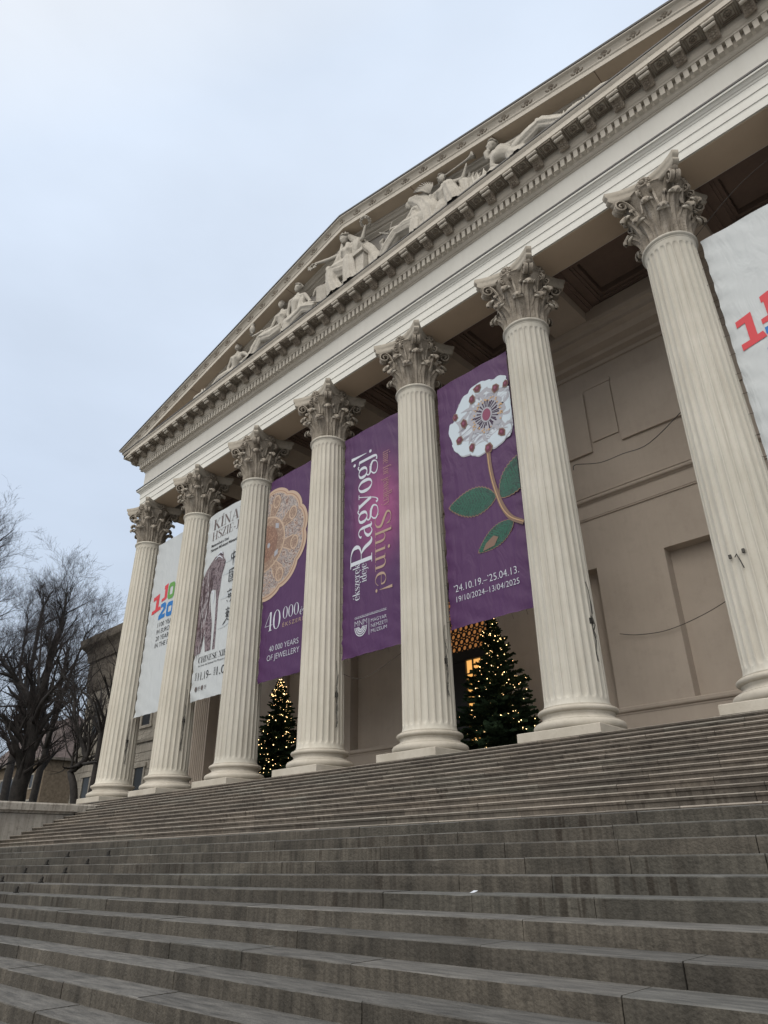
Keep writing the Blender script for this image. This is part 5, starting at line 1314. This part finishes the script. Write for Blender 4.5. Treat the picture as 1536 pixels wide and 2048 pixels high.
# 6 winged woman blowing a long trumpet
b0 = (22.9, -1.05, ZT); t = statue('woman blowing a long straight trumpet and lifting a palm branch', b0); P = SB(b0)
mb = MB(); torso(mb, P(22.88, -.98, 19.55), P(22.88, -1.0, 19.95), P(22.88, -1.08, 20.38), P(22.42, -1.1, 20.68), P(23.35, -1.05, 20.66), P(22.85, -1.1, 20.92), 1.0)
head(mb, P(22.86, -1.15, 21.28), .20, (.86, -.45, .12)); arm(mb, P(23.4, -1.05, 20.64), P(23.88, -1.2, 20.32), P(24.12, -1.25, 20.85)); hand(mb, P(24.12, -1.25, 20.85), (.2, -.1, 1), .06)
arm(mb, P(22.37, -1.1, 20.64), P(22.30, -1.2, 20.08), P(22.30, -1.35, 20.6)); hand(mb, P(22.30, -1.35, 20.6), (0, -.1, 1), .065); leg(mb, P(23.0, -1.0, 19.5), P(23.30, -1.5, 20.42), P(23.6, -1.35, 19.0)); fuse(mb, 'body', 'sculpture', t)
mb = MB(); hair(mb, P(22.86, -1.15, 21.28), .20, (.86, -.45, .12)); fuse(mb, 'hair', 'sculpture', t, .028, 1)
mb = MB(); drape(mb, [(P(23.15, -1.4, 20.5), .16, .17), (P(23.32, -1.45, 20.2), .25, .24), (P(23.5, -1.4, 19.4), .32, .28), (P(23.6, -1.35, 18.7), .4, .32)], 7, .13, seed=1.)
drape(mb, [(P(22.85, -1.05, 19.85), .30, .30), (P(22.8, -1.1, 19.3), .42, .36), (P(22.75, -1.1, 18.7), .5, .4)], 9, .12, seed=2.)
drape(mb, [(P(23.75, -1.05, 20.45), .13, .15), (P(23.95, -1.05, 20.0), .24, .2), (P(24.05, -1.05, 18.7), .32, .26)], 6, .15, seed=3.); fuse(mb, 'drapery', 'sculpture', t, .028, 1)
mb = MB(); mb.tube([P(23.04, -1.28, 21.22), P(23.7, -1.3, 21.12), P(24.25, -1.32, 21.05), P(24.40, -1.33, 21.03), P(24.52, -1.34, 21.02)], [.022, .035, .05, .09, .16], 12); mb.build('trumpet', 'sculpture', t, smooth=True)
mb = MB()
for k in range(11):
    a = R_(95+6*k-20); p0 = P(22.28, -1.38, 20.78); ln = 1.05-.05*abs(k-5)
    mb.tube([p0, p0+Vector((math.cos(a)*ln*.5, -.02*k+.1, math.sin(a)*ln*.55)), p0+Vector((math.cos(a)*ln-.12, -.03*k+.15, math.sin(a)*ln*.95))], [.03, .04, .012], 5)
mb.build('palm_branch', 'sculpture', t, smooth=True)
mb = MB()
for k in range(6): mb.ell(P(23.95+.13*k, -.85, 20.25-.10*k), (.09, .08, .55-.04*k), 8, Matrix.Rotation(R_(14+7*k), 3, 'Y'), 8)
fuse(mb, 'wing', 'sculpture', t, .03, 1)
# 7 reclining bearded river god
b0 = (26.2, -1.1, ZT); t = statue('bearded muscular man reclining with legs toward the right corner', b0); P = SB(b0)
mb = MB(); torso(mb, P(26.35, -1.0, 19.55), P(26.05, -1.05, 19.78), P(25.70, -1.12, 20.02), P(25.42, -1.3, 20.22), P(25.95, -.95, 20.42), P(25.55, -1.15, 20.48), 1.12, False)
head(mb, P(25.33, -1.22, 20.82), .225, (-.70, -.70, .1)); arm(mb, P(25.38, -1.3, 20.2), P(25.30, -1.35, 19.6), P(25.75, -1.4, 19.15), 1.15); arm(mb, P(26.0, -.98, 20.4), P(26.6, -1.1, 20.22), P(27.05, -1.2, 20.0), 1.15); hand(mb, P(27.05, -1.2, 20.0), (1, -.2, -.2), .07)
mb.ell(P(25.14, -1.36, 20.42), (.13, .13, .24), 9); mb.ell(P(25.16, -1.38, 20.22), (.09, .09, .15), 8); leg(mb, P(26.5, -1.05, 19.5), P(27.4, -1.2, 19.98), P(28.1, -1.25, 19.2), 1.15); fuse(mb, 'body', 'sculpture', t)
mb = MB(); hair(mb, P(25.33, -1.22, 20.82), .225, (-.70, -.70, .1), 'x')
for k in range(14): mb.ell(P(25.16+rnd.uniform(-.1, .12), -1.36+rnd.uniform(-.08, .08), 20.52-.022*k), (.07, .07, .08), 6, m_=5)
fuse(mb, 'hair', 'sculpture', t, .028, 1)
mb = MB(); drape(mb, [(P(26.3, -1.1, 19.6), .32, .34), (P(26.9, -1.12, 19.72), .34, .36), (P(27.45, -1.2, 19.85), .26, .30), (P(27.9, -1.2, 19.45), .25, .28), (P(28.5, -1.2, 19.0), .22, .25)], 8, .13, seed=1.); drape(mb, [(P(26.1, -1.3, 19.6), .22, .2), (P(26.4, -1.3, 19.1), .4, .3), (P(26.5, -1.3, 18.7), .5, .35)], 7, .13, seed=3.)
drape(mb, [(P(25.35, -1.3, 19.4), .2, .2), (P(25.3, -1.25, 19.0), .35, .35), (P(25.3, -1.2, 18.7), .42, .4)], 7, .13, seed=5.); fuse(mb, 'drapery', 'sculpture', t, .028, 1)
mb = MB(); mb.tube([P(27.2, -1.2, 19.9), P(27.28, -1.22, 20.2), P(27.3, -1.22, 20.34)], [.05, .05, .09], 8); mb.build('oar_grip', 'sculpture', t, smooth=True)
def reeds(label, x, z, n, h, seed):
    b0 = (x*SS+SCX, -1.48, ZT-.03); t = empty('stone_reeds', b0); tag(t, label, 'ornament', 'carved plants in the pediment')
    r2 = random.Random(seed); mb = MB()
    for k in range(n):
        xx = -.5+1.0*k/(n-1); hh = h*(.7+.3*r2.random()); ln = r2.uniform(-.12, .12)
        mb.tube([(xx, 0, 0), (xx+ln*.5, -.05, hh*.6), (xx+ln, -.08, hh)], [.07, .08, .01], 6)
    mb.ell((0, 0, .1), (.65, .3, .28), 10)
    mb.build('leaves', 'sculpture', t, smooth=True)
reeds('stone reeds and leaves beside the bearded reclining man, near the trumpet', 24.75, 0, 6, .85, 1)
reeds('small carved stone leaves past the feet of the reclining bearded man', 28.75, 0, 6, .55, 2)
reeds('small carved stone leaves farthest right along the cornice', 29.6, 0, 5, .45, 3)
reeds('small carved stone leaves in the far left corner of the pediment', 5.6, 0, 6, .6, 4)

# ------------------------------------------------------------------ lit fir trees on the portico floor
def fir(name, loc, h, rb, seed, label):
    r2 = random.Random(seed); e = empty(name, loc); tag(e, label, 'christmas tree', 'lit fir trees at the entrance')
    MB().tube([(0, 0, 0), (0, 0, h*.5), (0, 0, h)], [.10, .06, .01], 7).build('trunk', 'bark', e)
    mb = MB(); tips = []
    z = .55
    while z < h*.985:
        f = 1-z/h; nb = int(7+15*f)
        for k in range(nb):
            az = r2.uniform(0, 2*PI); ln = rb*(f**1.0)*r2.uniform(.50, 1.28)+.06
            rise = r2.uniform(.10, .45)+.5*(1-f)
            d = Vector((math.cos(az), math.sin(az), 0)); p0 = Vector((0, 0, z)); pts = []
            for q in range(6):
                t = q/5; pts.append(p0+d*ln*t+Vector((0, 0, ln*(rise*t-.28*t*t*(f > .3)))))
            mb.tube(pts, [.012*(1-q/6)+.002 for q in range(6)], 3, False)
            tips.append((pts, az))
            sd = Vector((-d.y, d.x, 0))
            nq = max(5, int(ln*15))
            for q in range(nq):
                t = .10+.90*(q+r2.random())/nq; i = min(4, int(t*5)); p = pts[i].lerp(pts[i+1], t*5-i)
                tl = .26*ln*(1-t*.62)+.06
                for s in (-1, 1):
                    dd = (d*.75+sd*s*r2.uniform(.5, 1.)+Vector((0, 0, r2.uniform(-.12, .34)))).normalized()
                    nn = 4
                    for g in range(nn):    # twig clothed in needles
                        a = p+dd*tl*g/nn; wd = .034; b = a+dd*tl*.36
                        s2 = dd.cross(Vector((r2.uniform(-1, 1), r2.uniform(-1, 1), 1))).normalized()
                        mb.add([a-s2*wd*.3, a+s2*wd*.3, b+s2*wd, b+dd*.03, b-s2*wd], [(0, 1, 2, 3, 4)])
                        s3 = dd.cross(s2).normalized()
                        mb.add([a-s3*wd*.3, a+s3*wd*.3, b+s3*wd, b+dd*.03, b-s3*wd], [(0, 1, 2, 3, 4)])
        z += .105+.05*f
    mb.build('foliage', 'fir', e, recalc=False)
    mb = MB(); nb = int(760*(h/4.2))
    for k in range(nb):       # lights follow the branches
        pts, az = r2.choice(tips); t = r2.uniform(.55, 1.02); i = min(4, int(t*5)); p = pts[i].lerp(pts[i+1], min(1.1, t*5-i))
        p = p+Vector((r2.uniform(-.05, .05), r2.uniform(-.05, .05), r2.uniform(.0, .06)))
        mb.ell(p, (.0155, .0155, .0155), 5, m_=4)
    for k in range(26): mb.ell((r2.uniform(-.06, .06)*(1.6-k/20), r2.uniform(-.06, .06), h-.65+k*.028), (.02, .02, .02), 5, m_=4)
    mb.build('fairy_lights', 'bulb', e, recalc=False)
    return e
fir('fir_tree', (20.50, 3.0, -.83), 5.05, 1.50, 5, 'larger dark fir tree with tiny warm lights in front of the glowing door')
fir('fir_tree', (8.68, 3.0, -.83), 4.85, 1.45, 9, 'smaller dark fir tree with warm fairy lights seen between the third and fourth columns')

# ------------------------------------------------------------------ bare trees, thicket and far house on the left
def bare_tree(label, stems, seed, spread=1.0, levels=4, dens=1.0, up=.20):
    base = Vector(stems[0][0][0]); e = empty('bare_tree', base); tag(e, label, 'tree', 'leafless trees beside the museum')
    r2 = random.Random(seed); tr = MB(); tw = MB(); fine = MB()
    starts = []
    for pts, r0, r1 in stems:
        P_ = [Vector(p)-base for p in pts]; n = len(P_)
        Q = []
        for i in range(n-1):
            for k in range(3): Q.append(P_[i].lerp(P_[i+1], k/3)+Vector((r2.uniform(-1, 1), r2.uniform(-1, 1), 0))*r0*.12)
        Q.append(P_[-1]); m_ = len(Q)
        rad = [r0+(r1-r0)*i/(m_-1) for i in range(m_)]
        tr.tube(Q, rad, 9)
        for i in range(int(m_*.35), m_):
            d = (Q[min(i+1, m_-1)]-Q[i-1]).normalized()
            for _ in range(2 if i < m_-1 else 4): starts.append((Q[i], d, rad[i]*r2.uniform(.45, .75), 1))
    stack = starts
    while stack:
        p, d, r, lv = stack.pop()
        if lv > levels: continue
        ax = Vector((r2.gauss(0, 1), r2.gauss(0, 1), r2.gauss(0, 1))); ax = (ax-d*ax.dot(d)).normalized()
        dd = (d*math.cos(.75)+ax*math.sin(r2.uniform(.32, .85))*spread+Vector((0, 0, up))).normalized()
        ln = (3.1, 2.1, 1.4, .95, .6)[lv-1]*r2.uniform(.6, 1.25)*(.75+.25*spread)
        segs = 5; Q = [p]; c = dd
        for k in range(segs):
            c = (c+Vector((r2.gauss(0, .12), r2.gauss(0, .12), r2.gauss(0, .10)+.02))).normalized(); Q.append(Q[-1]+c*ln/segs)
        r = max(r, .007); rr = [max(.0048, r*(1-.75*k/segs)) for k in range(segs+1)]
        (tr if lv == 1 else tw if lv < 3 else fine).tube(Q, rr, 5 if lv < 3 else 3, False)
        nb = int((5, 5, 5, 4, 0)[lv-1]*dens*r2.uniform(.7, 1.3))
        for k in range(nb):
            i = r2.randint(1, segs); stack.append((Q[i], (Q[i]-Q[i-1]).normalized(), rr[i]*.62, lv+1))
    t = tr.build('trunk', 'bark', e, smooth=True, recalc=False)
    tw.build('branches', 'bark', e, recalc=False); fine.build('crown', 'twig', e, recalc=False)
    return e
bare_tree('tall dark leafless tree with thick leaning trunk beyond the cheek wall', [
    ([(-28.9, 6, -1.8), (-28.4, 6, 1.0), (-28.0, 6, 4.5), (-28.2, 6, 6.4), (-29.0, 6, 8.4)], .74, .44),
    ([(-29.0, 6, 8.4), (-30.8, 5.5, 10.4), (-33.4, 5, 12.2), (-37.7, 5, 14.6)], .34, .12),
    ([(-29.0, 6, 8.4), (-27.5, 6, 10.3), (-27.3, 6, 12.8), (-27.0, 6.2, 15.5), (-26.8, 6, 18.0)], .34, .08),
    ([(-28.1, 6, 7.3), (-25.2, 5.2, 8.4), (-22.0, 4.6, 8.7), (-18.8, 4.2, 9.6)], .26, .08)], 3, 1.05, 5, .74)
bare_tree('leafless tree whose dark forked trunk stands at the left edge', [
    ([(-31.2, 4, -1.8), (-31.0, 4, 1.2), (-31.8, 4, 3.8), (-34.6, 4, 5.9)], .42, .26),
    ([(-34.6, 4, 5.9), (-36.5, 4, 9), (-39.5, 4, 13.5), (-41, 4, 17)], .24, .10), ([(-31.8, 4, 3.8), (-33.4, 4, 8.4), (-34.0, 4, 12.5)], .20, .08)], 8, 1.1, 5, .78)
bare_tree('thin black crooked tree with elbow bend in its trunk before the wing', [
    ([(-12.5, 4, -1.9), (-13.5, 4, .9), (-14.5, 4, 2.1), (-13.3, 4, 2.45), (-12.45, 4, 2.7), (-13.2, 4, 3.5), (-14.5, 4, 4.6), (-15.5, 4, 5.9), (-16.1, 4, 7.2)], .25, .11),
    ([(-14.5, 4, 2.1), (-14.6, 4, 3.3), (-13.9, 4, 3.8)], .10, .05)], 5, .9, 4, .5)
bare_tree('dark bare tree partly hidden behind the leftmost column', [
    ([(-10.9, 4, -1.9), (-10.8, 4, 1.3), (-10.8, 4, 4.0), (-10.4, 4, 5.2), (-9.3, 4, 6.8)], .30, .12), ([(-10.8, 4, 4.0), (-12.5, 4.2, 5.8), (-15.2, 4.4, 7.4)], .14, .06)], 6, 1.0, 4, .55)
bare_tree('farther pale grey leafless tree behind the big leaning one', [
    ([(-52, 16, -1.8), (-51, 16, 6), (-50, 16, 12), (-50, 16, 19)], .5, .15), ([(-51, 16, 8), (-46, 15, 14), (-43, 15, 20)], .25, .08), ([(-50.5, 16, 10), (-57, 16, 17), (-60, 16, 25)], .28, .08)], 11, 1.1, 5, 1.0)
bare_tree('tallest far leafless tree reaching up the left picture edge', [
    ([(-66, 18, -1.8), (-66, 18, 10), (-66.5, 18, 20), (-67, 18, 30)], .6, .18), ([(-66, 18, 12), (-61, 18, 20), (-58.5, 18, 27)], .3, .1), ([(-66, 18, 14), (-71, 18, 22), (-72, 18, 29)], .3, .1)], 13, 1.0, 5, 1.0)
bare_tree('tall leafless tree rising highest at the left picture edge', [
    ([(-29.5, 0, -1.8), (-29.6, 0, 8), (-30.6, 0, 14), (-31.4, 0, 21.5)], .5, .14), ([(-29.6, 0, 8), (-28.2, 0, 14), (-28.4, 0, 19.5)], .26, .08), ([(-29.8, 0, 11), (-33, 0, 18), (-34, 0, 24)], .26, .08)], 21, 1.0, 5, .8)
th = MB(); r3 = random.Random(4)
for k in range(2600):
    x = r3.uniform(-95, -30); y = r3.uniform(28, 34); h = 3.6+2.2*noise.noise(Vector((x*.15, 3, 0)))+r3.uniform(-1, 1)
    p = Vector((x, y, -1.8)); q = p+Vector((r3.uniform(-.9, .9), r3.uniform(-.5, .5), h*r3.uniform(.6, 1.35))); mi = p.lerp(q, .5)+Vector((r3.uniform(-.3, .3), 0, 0))
    th.tube([p, mi, q], [.05, .04, .012], 3, False)
    for g in range(3):
        a = p.lerp(q, r3.uniform(.3, .95)); th.tube([a, a+Vector((r3.uniform(-.8, .8), r3.uniform(-.4, .4), r3.uniform(.1, .9)))], [.022, .008], 3, False)
o = th.build('thicket', 'hedge', recalc=False); tag(o, 'dense bare grey-brown thicket of shrubs far beyond the cheek wall', 'shrubs', kind='stuff')
# far house with hipped roof at the left edge
hs = empty('brick_house', (-118, 40, -1.8)); tag(hs, 'dim yellow-brown house with dark hipped roof far behind the trees', 'house')
MB().box(-24, 6.6, 0, 16, 0, 17.4).build('wall', 'brick', hs)
MB().add([(-24.8, -.8, 17.4), (7.4, -.8, 17.4), (7.4, 16.8, 17.4), (-24.8, 16.8, 17.4), (-24.8, 8, 27.5), (-1.5, 8, 27.5)], [(0, 1, 5, 4), (1, 2, 5), (2, 3, 4, 5), (0, 4, 3), (0, 3, 2, 1)]).build('roof', 'tiles', hs)
MB().box(-25, 7.6, -1, 17, 16.9, 17.39).build('eaves', 'wingdark', hs)
for i in range(5):
    for j in range(3):
        o = MB().box(-.9, .9, -.12, .1, -.25, 0).box(-.9, -.72, -.1, .1, .002, 2.4).box(.72, .9, -.1, .1, .002, 2.4).box(-1, 1, -.14, .1, 2.402, 2.7).build('window', 'wing', hs, loc=(-20+5.3*i, 0, 2.5+4.8*j))
        MB().box(-.72, .72, -.03, -.01, .0, 2.4).build('pane', 'glass', o)
dm = MB().box(-1.3, 1.3, 0, 4, 0, 2.6).build('dormer', 'tiles', hs, loc=(-6, 1.2, 18.6)); MB().box(-.7, .7, -.05, -.01, .6, 2.2).build('pane', 'whitecloth', dm)
MB().box(-.6, .6, -.5, .5, 0, 3.5).build('chimney', 'brick', hs, loc=(-14, 8, 26.3))
# lower house in the gap
h2 = empty('low_house', (-84, 52, -1.8)); tag(h2, 'small far grey house with chimney seen in the gap between trunks', 'house')
MB().box(-8, 9, 0, 10, 0, 8.8).build('wall', 'hedge', h2); MB().add([(-8.6, -.6, 8.8), (9.6, -.6, 8.8), (9.6, 10.6, 8.8), (-8.6, 10.6, 8.8), (-8.6, 5, 12.4), (9.6, 5, 12.4)], [(0, 1, 5, 4), (1, 2, 5), (2, 3, 4, 5), (0, 4, 3), (0, 3, 2, 1)]).build('roof', 'tiles', h2)
MB().box(-.7, .7, -.7, .7, 0, 4.6).build('chimney', 'tiles', h2, loc=(5.5, 3, 10.6))
# slim iron railing at the terrace
rl = MB()
for k in range(12): rl.tube([(k*.3, 0, 0), (k*.3, 0, 1.05)], .012, 5)
rl.tube([(0, 0, 1.05), (3.3, 0, 1.05)], .018, 5); rl.tube([(0, 0, .12), (3.3, 0, .12)], .014, 5)
o = rl.build('iron_railing', 'blackmetal', loc=(-13.8, 3.0, -1.75)); tag(o, 'short low iron railing behind the coping by the crooked tree', 'railing')

# ------------------------------------------------------------------ small fixtures
def tread_z(k): return CZ+(k-.9)*H
def tread_y(k): return CY+(42+2.85*k)*H
def socket(k, x, lab):
    mb = MB()
    mb.box(-.075, .075, -.06, .06, 0, .03); mb.tube([(0, 0, .03), (0, .01, .10), (.03, .02, .17)], [.045, .04, .03], 8); mb.box(-.055, -.02, -.03, .03, .031, .11)
    mb.v = [(a*.62, b*.62, c*.62) for a, b, c in mb.v]
    o = mb.build('rail_socket', 'plug', loc=(x, tread_y(k)+.28, tread_z(k)+.001)); tag(o, lab, 'bracket', 'black metal sockets on the steps')
names = ['uppermost', 'second from the top', 'third from the top', 'fourth from the top']
for j, k in enumerate((2, 1, 0, -1)):
    socket(k, 16.93, 'black metal socket on the steps, %s of the left row' % names[j])
names.append('lowest')
for j, k in enumerate((2.0, 1, 0, -1, -2)):
    socket(int(k), 18.85+.02*j, 'black metal socket on the steps, %s of the right row' % names[j])
def wire(pts, r, label, cat='cable', name='cable', mat='cable'):
    base = Vector(pts[0]); P_ = [Vector(p)-base for p in pts]; Q = []
    for i in range(len(P_)-1):
        for k in range(6):
            p0 = P_[max(0, i-1)]; p1 = P_[i]; p2 = P_[i+1]; p3 = P_[min(len(P_)-1, i+2)]; t = k/6
            Q.append(.5*((2*p1)+(p2-p0)*t+(2*p0-5*p1+4*p2-p3)*t*t+(3*p1-p0-3*p2+p3)*t**3))
    Q.append(P_[-1]); o = MB().tube(Q, r, 5).build(name, mat, smooth=True, loc=base); tag(o, label, cat, 'loose cables about the portico'); return o
wire([(25.62, .62, 7.15), (25.55, 1.0, 7.52), (26.32, 1.0, 7.27), (27.05, 1.0, 7.26), (27.91, 1.0, 7.27), (29.4, .5, 7.7)], .014, 'dark cable sagging between the two widest columns in front of the upper wall')
wire([(24.26, 4.9, 3.2), (24.84, 4.9, 3.04), (25.75, 4.9, 2.97), (26.74, 4.9, 3.13), (27.75, 4.9, 3.45), (29, 4.8, 4.0)], .013, 'pale thin cable sagging across the plain wall and niche')
wire([(15.8, .3, 2.6), (16.6, .35, 2.3), (17.6, .3, 2.45), (18.9, .3, 2.9)], .009, 'thin slack cord hanging under the Ragyogj banner')
wire([(30.6, .45, 12.9), (32.3, .3, 13.8), (34.4, .45, 14.5)], .010, 'thin taut line running up past the ceiling coffers at right')
def bundle(x, ang, z0, z1, label, seed):
    r2 = random.Random(seed); a = R_(ang); rr = .80
    c = Vector((x+rr*math.cos(a), rr*math.sin(a), z0)); t = empty('cable_bundle', c); tag(t, label, 'cable', 'loose cables about the portico')
    mb = MB(); h = z1-z0
    for q in range(3):
        pts = []
        n = 9
        for k in range(n): pts.append((math.cos(a)*.04+r2.uniform(-.05, .05), math.sin(a)*.04+r2.uniform(-.03, .03), h*(k/(n-1))*(1-.22*q)+r2.uniform(-.03, .03)))
        mb.tube(pts, .012, 4)
    mb.tube([(0, 0, h*.55), (.08, -.07, h*.52), (.12, -.06, h*.42), (.03, 0, h*.36)], .014, 5)
    mb.build('wires', 'cable', t); MB().box(-.05, .05, -.05, .05, h*.45, h*.45+.16).build('junction_box', 'plug', t)
bundle(25, -6, 1.1, 3.3, 'tangle of black wires on the flank of the column right of the big lit fir', 1)
bundle(20, -4, 1.0, 3.2, 'tangle of dark wires on the column left of the big lit fir', 2)
bundle(15, -2, .7, 3.0, 'dark wires dangling on the column right of the smaller fir', 3)
bundle(5, -2, 1.0, 3.6, 'dark wires on the flank of the second column from the left', 4)
bundle(0, -2, .9, 3.0, 'dark wires on the flank of the leftmost column', 5)
cl = MB(); cl.box(-.03, .03, -.03, .02, 0, .09).box(.27, .33, -.03, .02, .06, .15); cl.tube([(.1, -.02, .0), (.16, -.06, .05), (.2, -.07, -.1), (.24, -.05, -.3)], .014, 5)
o = cl.build('wall_clip', 'cable', loc=(29.72, -.80, 2.55)); tag(o, 'two small clips and a wire stub on the nearest column', 'clip')
def litter(x, k, lab):
    o = MB().add([(0, 0, 0), (.05, .01, .004), (.075, .04, .02), (.01, .05, .006), (.04, .02, .022)], [(0, 1, 4), (1, 2, 4), (2, 3, 4), (3, 0, 4), (0, 3, 2, 1)]).build('paper_scrap', 'i_white', loc=(x, tread_y(k)+.12, tread_z(k)+.004)); tag(o, lab, 'litter')
litter(29.3, -1, 'small white paper scrap lying on a lower step')
